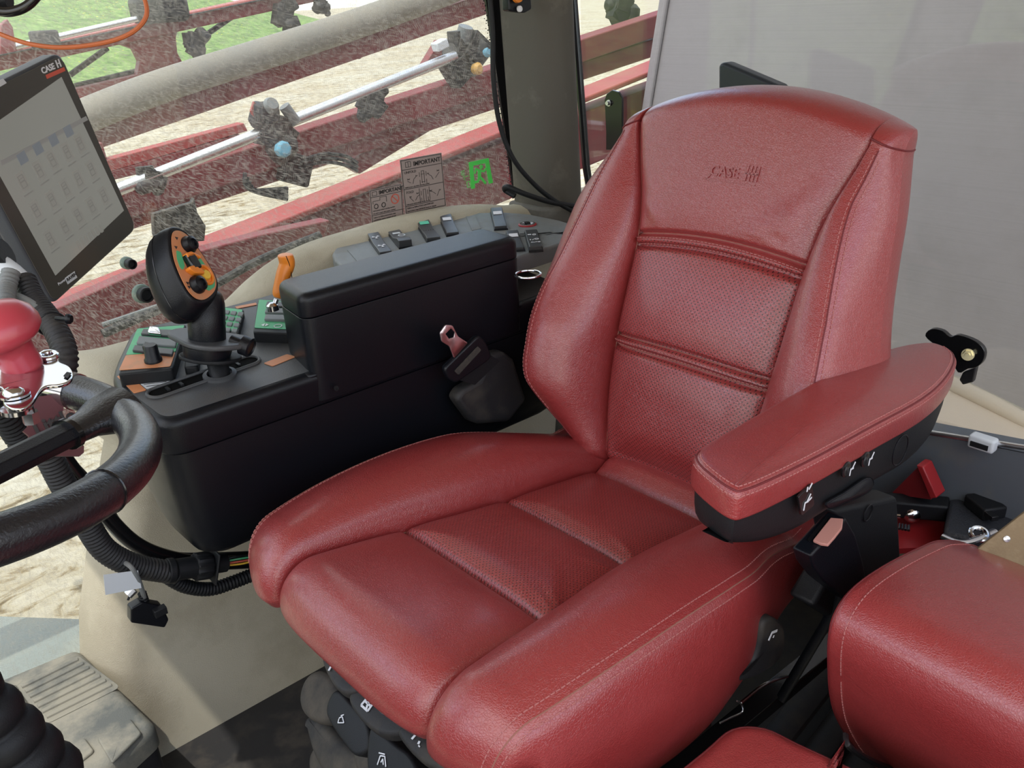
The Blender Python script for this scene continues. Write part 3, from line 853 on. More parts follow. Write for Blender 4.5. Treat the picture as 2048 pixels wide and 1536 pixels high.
# storage box with lid
bx0, bx1 = -.172, .238
bb = [(bx0, .333), (bx1, .333), (bx1, .437), (bx0+.012, .437)]
ring = dens(rect_pts([(x, y, .279) for x, y in bb], .022), .03)
obj('storage_box', g_pad(ring, (0, 0, 1), .13, .001), BLK, console, smooth=50)
def lidring(z): return dens(rect_pts([(x, y, z+.0*(x)) for x, y in bb], .022), .03)
obj('storage_lid', g_pad(lidring(.316), (0, 0, 1), .036, .013, rb=.002, dome=.0005), BLK, console, smooth=60)
obj('fillet', g_pad(dens(rect_pts([cz(x, y) for x, y in [(bx0-.012, .336), (bx1+.01, .336), (bx1+.01, .447), (bx0-.006, .447)]], .02), .02), CN, .01, .006), BLK, console, smooth=60)
o_ = at_y(672, 776, .327); obj('panel_screw', g_lathe([(.004, 0), (.004, .002), (.002, .002), (.002, .001)], o_, (0, -1, 0), 14), BLKM, console)
# joystick gate slot
def slot_ring(s):
    a = ct(318, 787); b = ct(498, 724)
    u = (b-a).normalized(); v = CN.cross(u); r = .0155*s; out = []
    for k in range(13): t = PI/2+PI*k/12; out.append(a+u*math.cos(t)*r+v*math.sin(t)*r)
    for k in range(13): t = -PI/2+PI*k/12; out.append(b+u*math.cos(t)*r+v*math.sin(t)*r)
    return out
m0 = dens(slot_ring(1.0), .01)
obj('lever_gate', g_tube([p+CN*.002 for p in m0], .0026, 8, closed=True), CONTOP, console)
obj('gate_opening', g_prism(slot_ring(.96), CN*.0012), mat('unlit slot', (.003, .003, .003), .9, spec=.1), console)  # flat black sheet painted as the shade inside the slot
gs = []
for t in (.1, .25, .62, .75, .88):
    p = ct(318+180*t, 787-63*t)+CN*.0025; gs.append(g_box(p, (.004, .012, .003)))
obj('gate_teeth', gs, BLKM, console)
q = ct(440, 752)
obj('gate_collar', g_lathe([(.024, 0), (.024, .004), (.018, .006), (.018, .001)], q, CN, 28), CONTOP, console)
# control modules
def module(name, quad, h, mt, body=.016):
    P = [ct(*p, h) for p in quad]
    b = obj(name, g_pad(dens(rect_pts(P, .006, 4), .02), CN, h+.004, .0025, rb=.001), BLKM, console, smooth=60)
    return b, P
def face(parent, quad, h, m, name='face_plate', r=.003):
    return obj(name, g_prism(rect_pts([ct(*p, h) for p in quad], r, 4), CN*.0008), m, parent)
def btn(parent, quad, h, m=GREYSW, name='button', t=.004, r=.003):
    P = rect_pts([ct(*p, h+t) for p in quad], r, 4)
    return obj(name, g_pad(P, CN, t+.001, .0015, rb=.0005), m, parent, smooth=60)
kp, _ = module('keypad', [(236, 749), (274, 655), (372, 648), (345, 738)], .020, BLKM)
face(kp, [(252, 710), (275, 658), (369, 651), (351, 704)], .0202, GRPLATE)
face(kp, [(238, 741), (252, 711), (351, 705), (341, 733)], .0202, ORPLATE)
btn(kp, [(281, 667), (286, 657), (354, 659), (351, 672)], .021, GREYSW, 'button')
btn(kp, [(272, 686), (278, 671), (353, 679), (351, 692)], .021, GREYP, 'button')
btn(kp, [(264, 700), (269, 689), (347, 697), (344, 709)], .021, GREYSW, 'button')
obj('rocker_cap', g_pad(rect_pts([ct(x, y, .030) for x, y in [(294, 662), (298, 651), (318, 653), (322, 665)]], .004), CN, .008, .003), CHROME, kp)
obj('rocker_cap', g_pad(rect_pts([ct(x, y, .031) for x, y in [(283, 692), (289, 682), (300, 684), (298, 695)]], .003), CN, .009, .002), BLK, kp)
kb = ct(307, 722, .021)
obj('dial_knob', g_lathe([(.0125, 0), (.0125, .004), (.0105, .006), (.0095, .024), (.008, .026), (0.0003, .026)], kb, CN, 24), BLK, kp, smooth=45)
obj('dial_base', g_lathe([(.0085, -.001), (.0085, .0006)], kb, CN, 20), STEEL, kp)
k2, _ = module('keypad', [(420, 668), (440, 612), (488, 618), (476, 668)], .012, BLKM)
face(k2, [(424, 662), (442, 615), (485, 620), (474, 662)], .0122, GRPLATE)
for r_ in range(4):
    for c_ in range(3):
        x = 446+c_*14-r_*4; y = 619+r_*11+c_*2
        btn(k2, [(x, y+6), (x+3, y), (x+14, y+1), (x+11, y+8)], .0125, GREYP, 'button', t=.003, r=.002)
k3, _ = module('keypad', [(506, 664), (516, 598), (600, 604), (600, 668)], .018, BLKM)
face(k3, [(509, 656), (518, 600), (600, 606), (600, 660)], .0182, GRPLATE)
btn(k3, [(531, 611), (534, 602), (600, 604), (600, 614)], .019, GREYSW)
btn(k3, [(529, 624), (532, 615), (600, 617), (600, 627)], .019, GREYP)
btn(k3, [(528, 638), (531, 628), (600, 630), (600, 640)], .019, GREYP)
ex_ = (ct(540, 650)-ct(520, 650)).normalized(); ey_ = CN.cross(ex_)
obj('symbol', [g_poly2([(-.006, 0), (-.001, .005), (-.001, -.005)], ct(530, 650, .0195), ex_, ey_), g_poly2([(.006, 0), (.001, .005), (.001, -.005)], ct(530, 650, .0195), ex_, ey_), g_ring2(.006, .0012, ct(556, 652, .0195), ex_, ey_)], WHITE, k3)
k4, _ = module('keypad', [(368, 735), (372, 700), (400, 698), (396, 733)], .012, BLKM)
face(console, [(234, 753), (256, 749), (293, 781), (268, 787)], .0008, ORPLATE, 'orange_label', r=.002)
wl = face(console, [(257, 749), (309, 743), (342, 764), (294, 779)], .0008, WLABEL, 'white_label', r=.001)
e1 = (ct(309, 743)-ct(257, 749)).normalized(); e2 = CN.cross(e1)
obj('print', [g_ring2(.006, .0009, ct(273, 754, .0018), e1, e2), g_text('CAL', .007, ct(288, 756, .0018), e1, e2), g_line2([(0, 0), (.03, 0)], .0008, ct(283, 764, .0018), e1, e2), g_line2([(0, 0), (.03, 0)], .0008, ct(288, 769, .0018), e1, e2), g_line2([(0, 0), (.026, 0)], .0008, ct(293, 773, .0018), e1, e2), g_ring2(.0035, .0008, ct(320, 760, .0018), e1, e2, seg=4)], DARKPRINT, wl)
face(console, [(527, 727), (574, 709), (592, 714), (545, 733)], .0008, ORPLATE, 'orange_label', r=.003)
face(console, [(470, 614), (512, 606), (514, 610), (474, 618)], .0008, ORPLATE, 'orange_label', r=.001)
# throttle lever on the far module
lv_ = thing('throttle_lever', 'orange hand throttle lever standing behind the black storage box', 'lever', at_y(550, 600, .50))
p0 = at_y(548, 612, .50); p1 = at_y(557, 588, .50); p2 = at_y(566, 552, .50); p3 = at_y(574, 528, .50); p4 = at_y(571, 513, .50); p5 = at_y(570, 508, .5)
obj('grip', g_tube(catmull([at_y(555, 596, .5), p1, p2, p3, p4, p5], 6), [.0055+.001*min(i, 7) if i < 8 else .0125+.0025*math.sin((i-8)/22*PI*.9) if i < 27 else [.0135, .0115, .008, .003][min(i-27, 3)] for i in range(31)], 18, flat=.8), ORANGE, lv_, sub=1)
obj('seam_line', g_tube(catmull([at_y(572, 512, .486), at_y(579, 530, .486), at_y(584, 556, .488)], 6), .0006, 6), BLK, lv_)
obj('shank', g_tube([p0, at_y(553, 598, .5)], .004, 12), STEEL, lv_)
obj('base', g_lathe([(.010, 0), (.009, .008), (.004, .012)], at_y(546, 620, .50), (0, 0, 1), 18), CHROME, lv_)

# ---------------------------------------------------------------- joystick
JY = .43
joy = thing('joystick', 'black multifunction joystick with orange and green face standing on console', 'joystick', ct(440, 752))
j0 = ct(441, 757); 
jd = ray(395, 530).normalized()
jn = (-.50*jd+.866*(.88*CR+.475*CU)).normalized()
jc = at_y(395, 528, JY)
def jp(x, y, up=0): return on_plane(x/3.84+200, y/3.84+420, jc+jn*up, jn)
plate_px = [(570, 158), (625, 165), (690, 215), (745, 290), (805, 380), (868, 485), (892, 560), (875, 630), (812, 688), (750, 690), (695, 650), (650, 585), (600, 480), (562, 370), (546, 260), (548, 190)]
pr = catmull([jp(x, y, 0) for x, y in plate_px], 5, closed=True)
pc = sum(pr, V())/len(pr)
def jring(s, back, shift=V()): return [pc+(p-pc)*s-jn*back+shift for p in pr]
# head loft: rim of the plate swells outward then rounds off at the back
jup = (CU-jn*CU.dot(jn)).normalized()
rows = [(1.0, .0008), (1.07, .0), (1.12, .002), (1.17, .008), (1.22, .018), (1.24, .030), (1.22, .040), (1.13, .049), (.98, .056), (.78, .061), (.5, .064), (.2, .065)]
vs = []; L = len(pr)
for s, b in rows: vs += jring(s, b, -jup*(b*.20))
fs = [(k*L+i, k*L+(i+1) % L, (k+1)*L+(i+1) % L, (k+1)*L+i) for k in range(len(rows)-1) for i in range(L)]+[tuple(range(L)), tuple((len(rows)-1)*L+i for i in range(L))]
head = obj('grip_head', (vs, fs), BLK, joy, smooth=180)
obj('mould_seam', g_tube([p for p in jring(1.243, .030, -jup*.006)], .0007, 6, closed=True), GLOSSB, head)
fp = obj('face_plate', g_prism(jring(.985, .0), jn*.0012), ORPLATE, joy)
def jquad(pts, up, m, name, par=fp, t=.0006, r=.002): return obj(name, g_prism(rect_pts([jp(x, y, up) for x, y in pts], r, 3), jn*t), m, par)
jquad([(585, 310), (620, 325), (650, 430), (635, 462), (612, 440), (590, 375)], .0013, GRPLATE, 'green_field')
jquad([(735, 345), (755, 350), (880, 530), (880, 590), (838, 622), (800, 600), (770, 480), (735, 380)], .0013, GRPLATE, 'green_field')
for (x, y), r in (((676, 270), .0125), ((742, 577), .0130)):
    c = jp(x, y, .001)
    obj('thumb_switch', g_lathe([(r, 0), (r, .003), (r*.85, .006), (r*.80, .010), (r*.45, .012), (r*.4, .009), (.0003, .009)], c, jn, 22), BLK, fp, smooth=40)
c = jp(690, 408, .001); ju = (jp(720, 460)-jp(660, 350)).normalized(); jv = jn.cross(ju)
obj('rocker', g_box(c+jn*.004, (.024, .018, .012), axes=(ju, jv, jn)), GLOSSB, fp, bevel=.003)
obj('orange_guard', g_prism(rect_pts([jp(x, y, .001) for x, y in [(625, 350), (665, 336), (738, 372), (740, 392), (690, 372), (640, 385)]], .002), jn*.010), ORANGE, fp, bevel=.0015)
obj('orange_guard', g_prism(rect_pts([jp(x, y, .001) for x, y in [(648, 455), (690, 440), (768, 488), (765, 510), (700, 505), (655, 475)]], .002), jn*.010), ORANGE, fp, bevel=.0015)
c = jp(806, 502, .001)
obj('button_well', [g_tube([c+jn*.002+(ju*math.cos(2*PI*k/24)*.0135+jv*math.sin(2*PI*k/24)*.0115) for k in range(24)], .0022, 8, closed=True), g_prism([c+(ju*math.cos(2*PI*k/24)*.0135+jv*math.sin(2*PI*k/24)*.0115) for k in range(24)], jn*.001)], ORANGE, fp)
obj('round_button', g_lathe([(.0075, 0), (.0075, .003), (.006, .005), (.0003, .0055)], c, jn, 20), YEL, fp, smooth=40)
for (x, y) in ((588, 215), (583, 285), (672, 560), (683, 590)):
    obj('symbol', g_poly2([(-.0022, -.002), (.0028, -.0012), (0, .003)], jp(x, y, .0014), ju, jv), DARKPRINT, fp)
# neck, shaft, collar
na = at_y(418, 575, JY+.004); nb = at_y(413, 680, JY); 
obj('neck', g_tube(catmull([at_y(404, 588, JY+.016), at_y(412, 612, JY+.008), at_y(413, 645, JY), at_y(415, 683, JY)], 6), [.016, .020, .0235, .0255, .0262, .0262, .0262]+[.026]*12, 24, flat=.92), BLK, joy)
sc = at_y(415, 684, JY); ax = (at_y(415, 640, JY)-sc).normalized()
obj('shaft', g_tube([at_y(428, 700, JY), at_y(436, 730, JY), j0-CN*.01], .0150, 20), BLKM, joy)
exs = (CR-ax*CR.dot(ax)).normalized(); eys = ax.cross(exs)
def jpl(pts, z): return [sc+ax*z+exs*x+eys*y for x, y in pts]
fl = [(-.058, .020), (-.050, .034), (-.030, .038), (-.01, .034), (.03, .032), (.050, .022), (.056, -.002), (.040, -.022), (.015, -.034), (-.012, -.030), (-.036, -.012), (-.054, .004)]
obj('hand_rest', g_pad(catmull(jpl([(x*1.08, y*1.25) for x, y in fl], .006), 4, closed=True), ax, .008, .003), CONTOP, joy, smooth=60)
obj('collar', g_lathe([(.024, -.022), (.032, -.020), (.034, -.012), (.034, -.004), (.028, 0)], sc, ax, 28), BLK, joy, smooth=40)
obj('lower_collar', g_pad(catmull(jpl([(-.040, .0), (-.03, .022), (.0, .034), (.034, .03), (.046, .006), (.03, -.022), (0, -.03), (-.03, -.02)], -.020), 4, closed=True), ax, .006, .002), BLKM, joy, smooth=60)
s1 = at_y(462, 680, JY-.02); s2 = at_y(487, 690, JY-.035)
obj('thumb_screw', g_lathe([(.008, 0), (.008, .016), (.0145, .018), (.0145, .031), (.012, .033), (.011, .031), (.0003, .031)], s1, (s2-s1), 22), BLK, joy, smooth=40)
# ================================================================ switch panel on the ledge
SZ = .262
def sp(x, y, up=0): return at_z(x, y, SZ+up)
span = thing('switch_panel', 'blue grey curved switch panel set into the beige window ledge', 'switch panel', sp(850, 480))
out = [(668, 518), (664, 506), (670, 496), (700, 482), (760, 463), (830, 445), (900, 431), (960, 425), (1010, 424), (1060, 428), (1120, 440), (1190, 462)]
inn = [V((.56, .40, SZ)), V((.255, .385, SZ)), V((.25, .447, SZ)), V((.03, .447, SZ)), sp(680, 530)]
ring = dens([sp(*p) for p in out]+inn, .015)
obj('panel_plate', g_pad(ring, (0, 0, 1), .030, .006, rb=.001), GREYP, span, smooth=50)
obj('panel_joint', [g_tube([sp(1040, 468, .0003), sp(1100, 466, .0003), sp(1150, 470, .0003)], .0007, 6)], BLK, span)
def rocker(c0, c1, w, h, tilt, m=GREYSW, mark=None, mm=WHITE, dots=False, lab=None):
    """rocker switch: c0 top centre px, c1 bottom centre px"""
    w *= 1.2; a = sp(*c0); b = sp(*c1); u = (a-b); ln = u.length; u.normalize(); n = V((0, 0, 1)); v = u.cross(n); v.normalize(); c = (a+b)/2
    obj('socket', g_box(c+n*.001, (ln*1.04, w*1.12, .004), axes=(u, v, n)), BLK, span)
    prof = [(-.5, 0), (-.5, h*(1-tilt)), (-.36, h*(1-tilt)+.001), (0, h*.55), (.36, h*(1+tilt)*.8), (.5, h*(1+tilt)*.75), (.5, 0)]
    s = obj('rocker_switch', g_prism([c+u*x*ln-v*w/2+n*z for x, z in prof], v*w), m, span, bevel=.0012)
    up = V((u*(.36*ln)+n*(h*(1+tilt)*.8)))-V((n*h*.55)); up.normalize(); nn = v.cross(up); nn = nn if nn.z > 0 else -nn
    ctr = c+u*.2*ln+n*(h*.55+(h*(1+tilt)*.8-h*.55)*.55)+nn*.0006
    ex = v if v.dot(CR) > 0 else -v
    if mark == 'square': obj('lit_symbol', g_prism([ctr+ex*x*w*.36+up*y*w*.36 for x, y in ((-1, -1), (1, -1), (1, 1), (-1, 1))], nn*.0004), mm, s)
    if mark == 'fan':
        obj('symbol', [g_poly2([(0, 0), (.35*w*math.cos(t), .35*w*math.sin(t)), (.35*w*math.cos(t+.7), .35*w*math.sin(t+.7))], cc, ex, up) for t in (.3, 2.4, 4.5) for cc in (ctr, c-u*.25*ln+n*(h*(1-tilt)+.0022))], mm, s)
    if mark == 'ring':
        obj('symbol', [g_ring2(w*.25, w*.07, c-u*.25*ln+n*(h*(1-tilt)*1.0+.0022), ex, up), g_prism([ctr+ex*x*w*.3+up*y*w*.2 for x, y in ((-1, -1), (1, -1), (1, 1), (-1, 1))], nn*.0004)], mm, s)
    if mark == 'auto':
        q = c-u*.30*ln+n*(h*(1-tilt)+.0032)
        obj('symbol', [g_ring2(w*.14, w*.05, q+ex*w*.2+u*.1*ln, ex, u), g_line2([(-.3*w, 0), (-.3*w, .2*w)], w*.08, q+u*.06*ln, ex, u), g_line2([(-.15*w, -.02*w), (0, .25*w)], w*.05, q+u*.06*ln, ex, u), g_text('AUTO', w*.27, q-ex*w*.32-u*.08*ln, ex, u), g_ring2(w*.13, w*.05, ctr+ex*w*.15, ex, up), g_line2([(-.35*w, 0), (-.1*w, 0)], w*.06, ctr, ex, up), g_line2([(-.35*w, .1*w), (-.1*w, .1*w)], w*.06, ctr, ex, up)], mm, s)
    if dots:
        g = [g_box(c-u*(.12+.12*r_)*ln+v*(k-2)*w*.18+n*(h*(.55-.2*(r_/3))+.001), (.0022, .0014, .0015), axes=(u, v, n)) for r_ in range(3) for k in range(5)]
        obj('grip_dots', g, BLK, s)
    if lab: s['label'] = lab
    return s
rocker((745, 473), (772, 510), .0185, .010, .35, mark='fan', lab='dark rocker switch with white fan symbols')
rocker((786, 465), (812, 496), .0205, .012, -.25, mark='ring', mm=WLABEL, lab='dark rocker switch pressed at its front with white ring')
rocker((842, 444), (868, 484), .0215, .012, .25, mark='square', mm=mat('green lit symbol', (.12, .62, .42), .4), dots=True, lab='dotted rocker switch with green symbol')
rocker((890, 437), (906, 472), .0200, .011, .35, mark='square', lab='rocker switch with white square symbol')
rocker((993, 426), (1002, 460), .0205, .012, .35, mark='square', lab='rear rocker switch with white square symbol')
rocker((1024, 470), (1036, 503), .0195, .010, .3, mark='square', lab='rocker switch behind the storage lid')
rocker((1062, 467), (1072, 503), .0195, .010, .05, mark='auto', lab='rocker switch reading AUTO')
for q in (((694, 500), (706, 490), (742, 524), (722, 532)), ((932, 434), (950, 432), (962, 458), (944, 462))):
    obj('blanking_plate', g_prism([sp(*p, .0002) for p in q], (0, 0, .0012)), GREYP, span)
c = sp(1055, 450)
obj('power_socket_ring', g_lathe([(.0185, 0), (.0185, .002), (.0150, .003), (.0148, 0)], c, (0, 0, 1), 30, cap=False), REDT, span)
obj('power_socket', g_lathe([(.0155, .001), (.0155, .0038), (.0128, .0038), (.0126, -.0), (.0003, .0005)], c, (0, 0, 1), 30, cap=False), CHROME, span)
obj('socket_contact', [g_lathe([(.0125, .001), (.0125, .0014)], c, (0, 0, 1), 24), g_box(c+V((.004, 0, .003)), (.003, .006, .004)), g_box(c-V((.004, 0, -.003)), (.003, .006, .004))], GLOSSB, span)
c = sp(1056, 551)
obj('cup_rim', g_tube([c+V((.021*math.cos(2*PI*k/30), .021*math.sin(2*PI*k/30), .002)) for k in range(30)], .0022, 8, closed=True), CHROME, span)
# ================================================================ touch monitor
MC = V((-.393, .549, .493)); mx = V((.812, .525, .256)).normalized(); my = V((-.209, -.149, .967)); my = (my-mx*my.dot(mx)).normalized(); mn = mx.cross(my)
mon = thing('touch_monitor', 'grey portrait touch monitor tilted in front of the side window', 'monitor', MC)
def mp_(x, y, up=0): return on_plane(x, y, MC+mn*up, mn)
q = [(-106, 218), (120, 105), (272, 455), (105, 610)]
q = [(-108, 217), (121, 104), (274, 458), (106, 611)]
def loc(p): d = p-MC; return d.dot(mx), d.dot(my)
fr = rect_pts([mp_(*p) for p in q], .014, 6)
obj('monitor_shell', g_pad(dens(fr, .03), mn, .030, .004, rb=.010), MONB, mon, smooth=50)
cc = sum(fr, V())/len(fr)
fi = [cc+(p-cc)*.975 for p in fr]
obj('bezel', g_prism([p+mn*.0002 for p in fi], mn*.0012), SCREEN, mon, bevel=.0006)
m = bpy.data.materials.new('lit screen'); m.use_nodes = True; b = m.node_tree.nodes['Principled BSDF']
b.inputs['Base Color'].default_value = (.10, .105, .10, 1); b.inputs['Roughness'].default_value = .12; b.inputs['Emission Color'].default_value = (.80, .79, .70, 1); b.inputs['Emission Strength'].default_value = .16
SCR = m; b.inputs['Emission Strength'].default_value = .15
TR_, BR_, BL_ = mp_(121, 154), mp_(246, 421), mp_(109, 551)
TL_ = BL_+(TR_-BR_)
scq = [TL_, TR_, BR_, BL_]
scr = obj('screen', g_prism([p+mn*.0014 for p in scq], mn*.0004), SCR, mon)
def mat_em(name, c, e):
    m = bpy.data.materials.new(name); m.use_nodes = True; b = m.node_tree.nodes['Principled BSDF']
    b.inputs['Base Color'].default_value = (*[v*.4 for v in c], 1); b.inputs['Roughness'].default_value = .15; b.inputs['Emission Color'].default_value = (*c, 1); b.inputs['Emission Strength'].default_value = e
    return m
ICN = mat_em('screen icon grey', (.60, .60, .55), .11); ICB = mat_em('screen icon blue grey', (.42, .47, .52), .11)
def icon(x, y, w, h, m, nm='icon'):
    c = mp_(x, y, .0019); return obj(nm, g_prism([c+mx*a*w/2+my*b_*h/2 for a, b_ in ((-1, -1), (1, -1), (1, 1), (-1, 1))], mn*.0003), m, scr)
icn = []
for (x, y) in ((45, 363), (78, 341), (104, 320), (134, 304), (160, 287), (72, 421), (104, 400), (131, 377), (157, 358), (183, 339), (100, 478), (129, 453), (156, 431), (183, 412), (208, 392)):
    ic = icon(x, y, .0145, .025, ICN)
    c = mp_(x, y, .0023)
    g = [g_line2([(-.004, -.008), (-.004, .008), (.004, .008), (.004, -.008), (-.004, -.008)], .0009, c, mx, my, .0002), g_line2([(-.003, 0), (.003, 0)], .0018, c, mx, my, .0002), g_line2([(-.003, .004), (.003, .004)], .0008, c, mx, my, .0002)]
    obj('symbol', g, ICB, ic) if False else g
    icn.append(g_join(*g)); icn.append(g_line2([(-.008, -.017), (.008, -.017)], .0016, c, mx, my, .0002))
obj('icon_details', icn, mat_em('screen icon dark', (.50, .50, .47), .10), scr)
for (x, y) in ((45, 316), (76, 297), (107, 280), (137, 262)): icon(x, y, .015, .014, ICB)
for k in range(7): icon(157+k*7.5, 490-k*5.5, .0055, .012, ICN)
obj('status_bar', g_prism([mp_(x, y, .0018) for x, y in [(0, 322), (172, 232), (176, 240), (4, 331)]], mn*.0002), mat_em('status bar', (.50, .50, .48), .12), scr)
te = (mp_(116, 137)-mp_(86, 150)).normalized(); tu = mn.cross(te)
lo = mp_(85, 148, .0015)
obj('logo', [g_text('CASE', .0105, lo, te, tu, bold=.0003), g_line2([(.030, 0), (.030, .0085)], .0022, lo, te, tu), g_line2([(.0355, 0), (.0355, .0085)], .0022, lo, te, tu), g_line2([(.030, .0042), (.0355, .0042)], .0014, lo, te, tu)], WHITE, mon)
obj('logo_bar', g_poly2([(.004, -.0075), (.040, -.0075), (.040, -.0025), (.004, -.0025)], lo, te, tu), REDPR, mon)
lo = mp_(117, 571, .0015)
obj('maker_print', g_text('Powered by', .0055, lo, te, tu), WHITE, mon)
r0 = mp_(134, 563, .0015)
rl = obj('maker_label', g_poly2([(-.001, -.004), (.019, -.004), (.019, .006), (-.001, .006)], r0, te, tu, .0004), WLABEL, mon)
obj('maker_name', g_text('RAVEN', .0062, r0+mn*.0005, te, tu, bold=.0002), DARKPRINT, rl)
obj('paper_label', g_prism([mp_(x, y, .0014) for x, y in [(-12, 166), (6, 157), (13, 166), (-6, 177)]], mn*.0004), WLABEL, mon)
obj('mount_arm', g_tube([MC-mn*.03, MC-mn*.09+V((-.05, -.02, -.12)), MC+V((-.20, -.14, -.30))], .016, 14), BLKM, mon)
# ================================================================ steering wheel
WC = V((-.700, .010, .404)); WN = V((math.sin(.219), 0, math.cos(.219))); WR = .2
wa = V((0, 1, 0)); wb = WN.cross(wa); wa = wb.cross(WN)
sw = thing('steering_wheel', 'black leather wrapped steering wheel at the left, with a bolted knob', 'steering wheel', WC)
def wpt(a, r=WR, up=0): return WC+wa*math.cos(a)*r+wb*math.sin(a)*r+WN*up
def wang(x, y):
    p = on_plane(x, y, WC, WN)-WC; return math.atan2(p.dot(wb), p.dot(wa))
LEAB = mat('black leather', (.007, .008, .011), .33, coat=.55, coatr=.26, bump=(420, .8))
NW = 160
obj('rim', g_tube([wpt(2*PI*k/NW) for k in range(NW)], .0168, 22, closed=True, flat=1.0), LEAB, sw)
ja = wang(215, 985); jb = wang(150, 800)
for a in (ja,):
    c = wpt(a); t = (wpt(a+.01)-wpt(a-.01)).normalized(); ex, ey, _ = basis(t)
    obj('rim_seam', g_tube([c+(ex*math.cos(2*PI*k/30)+ey*math.sin(2*PI*k/30))*.0168 for k in range(30)], .0011, 6, closed=True), GLOSSB, sw)
# spoke with leather web
hub = WC-WN*.075
sa = wang(178, 830); pr_ = wpt(sa, WR-.004)
hubp = hub+(pr_-hub).normalized()*0
sd = at_d(-60, 965, .66)
sdir = (sd-pr_).normalized()
s0 = pr_+sdir*.045; s1 = pr_+sdir*.20
obj('spoke', g_tube([s0, s1], .0150, 8, flat=.75), BLK, sw, smooth=20, bevel=.001)
obj('spoke_web', g_tube([pr_+(wpt(sa, WR+.004)-pr_), pr_+sdir*.012, pr_+sdir*.03, pr_+sdir*.050], [.034, .027, .0185, .0165], 20, flat=.62), LEAB, sw)
obj('web_collar', g_tube([pr_+sdir*.048, pr_+sdir*.053], .0172, 18, flat=.8), GLOSSB, sw)
obj('hub', g_lathe([(.05, -.03), (.055, 0), (.05, .02), (.02, .03)], s1, WN, 24), BLKM, sw)
obj('steering_column', g_tube([s1-WN*.02, s1-WN*.20+V((-.05, 0, 0)), s1+V((-.25, 0, -.75))], .045, 18), BLKM, sw)
# ---------------------------------------------------------------- spinner knob
kn = thing('spinner_knob', 'red mushroom shaped steering knob on a chrome clamp', 'knob', at_d(50, 750, .61))
kb = at_d(47, 734, .615)
ka = (at_d(14, 655, .605)-kb).normalized(); ka = (ka*.88-CF*.30).normalized()
obj('knob', g_lathe([(.0128, -.002), (.0136, .002), (.0133, .012), (.0140, .020), (.0160, .0215), (.0230, .0245), (.0262, .0285), (.0265, .033), (.0245, .040), (.019, .046), (.010, .0495), (.0003, .0505)], kb, ka, 40), TREES, kn, smooth=180)
pn = (WN*.75+ka*.35).normalized()
def kp_(x, y, up=0): return on_plane(x, y, kb+pn*up, pn)
ol = [(-30, 760), (-8, 735), (25, 742), (60, 744), (76, 712), (86, 699), (104, 698), (116, 708), (118, 722), (138, 732), (146, 748), (138, 762), (118, 769), (92, 772), (78, 784), (66, 802), (48, 815), (22, 816), (6, 804), (8, 786), (-2, 772), (-24, 778)]
obj('clamp_plate', g_pad(catmull([kp_(*p) for p in ol], 4, closed=True), pn, .0028, .0010, rb=.0008), CHROME, kn, smooth=60)
c = kp_(96, 712, .001); e1, e2, _ = basis(pn)
obj('eye_ring', g_tube([c+(e1*math.cos(2*PI*k/24)*.0075+e2*math.sin(2*PI*k/24)*.0055) for k in range(24)], .0022, 10, closed=True), CHROME, kn)
obj('plate_hole', g_prism([kp_(x, y, .0006) for x, y in [(127, 753), (134, 745), (143, 747), (135, 757)]], pn*.0006), BLKM, kn)
b0 = kp_(28, 790, .0005)
obj('bolt', g_lathe([(.0098, 0), (.0098, .0015), (.0066, .0017), (.0062, .0035), (.004, .005), (.0003, .0056)], b0, pn, 26), CHROME, kn, smooth=45)
obj('clamp_band', g_tube([wpt(wang(60, 800)+.02*t, WR) for t in range(-3, 4)], .0180, 18), CHROME, kn)
obj('lock_nut', [g_lathe([(.010, -.012), (.010, -.009)], b0, pn, 20), g_lathe([(.0055, -.020), (.0055, -.012)], b0+CR*.008, pn, 6)], CHROME, kn)
# red serrated column label
rp = thing('column_plaque', 'dark red serrated plaque with raised lettering behind the steering wheel', 'plaque', at_d(100, 850, .82))
po = at_d(100, 850, .80); pnn = (-ray(100, 850)+V((.2, 0, .1))).normalized()
sq = []
ptsl = [(62, 795), (54, 806), (60, 815), (52, 824), (59, 834), (48, 844), (56, 852), (46, 862), (58, 872), (52, 884), (66, 893), (80, 912), (160, 912), (168, 905), (168, 892), (120, 850), (130, 800), (100, 790)]
obj('board', g_prism([on_plane(x, y, po, pnn) for x, y in ptsl], -pnn*.006), mat('dark red board', (.10, .025, .03), .6), rp)
e1 = (on_plane(130, 848, po, pnn)-on_plane(70, 872, po, pnn)).normalized(); e2 = pnn.cross(e1)
obj('lettering', g_text('Little G', .018, on_plane(73, 872, po+pnn*.0005, pnn), e1, e2, .0006, bold=.0006), DARKPRINT, rp)
# ================================================================ hoses and cables
def hose(name, lab, pts, r, m=BLKM, group=None, pitch=.0055, cat='hose'):
    o = obj(name, g_corrugated(pts, r, pitch), m, smooth=180); return tag(o, lab, cat, group)
hose('corrugated_hose', 'thick black corrugated conduit curving down behind the red knob', [at_d(48, 560, .98), at_d(68, 600, .97), at_d(95, 635, .95), at_d(118, 672, .93), at_d(130, 708, .92), at_d(128, 738, .92), at_d(112, 770, .93), at_d(90, 830, .95)], .0125, BLKD)
hose('corrugated_hose', 'thinner black corrugated conduit at the left edge below the monitor', [at_d(-20, 790, .9), at_d(10, 830, .92), at_d(35, 870, .94), at_d(60, 905, .95)], .014, BLKM)
o = obj('corrugated_hose', g_corrugated([at_d(22, 545, .96), at_d(14, 575, .95), at_d(10, 600, .93), at_d(8, 625, .92)], .0095), GREYP, smooth=180); tag(o, 'grey corrugated sleeve standing above the red knob at the left edge', 'hose')
ct_ = thing('cable_tie', 'black zip tie with a stubby end around the corrugated conduit', 'cable tie', at_d(105, 655, .93))
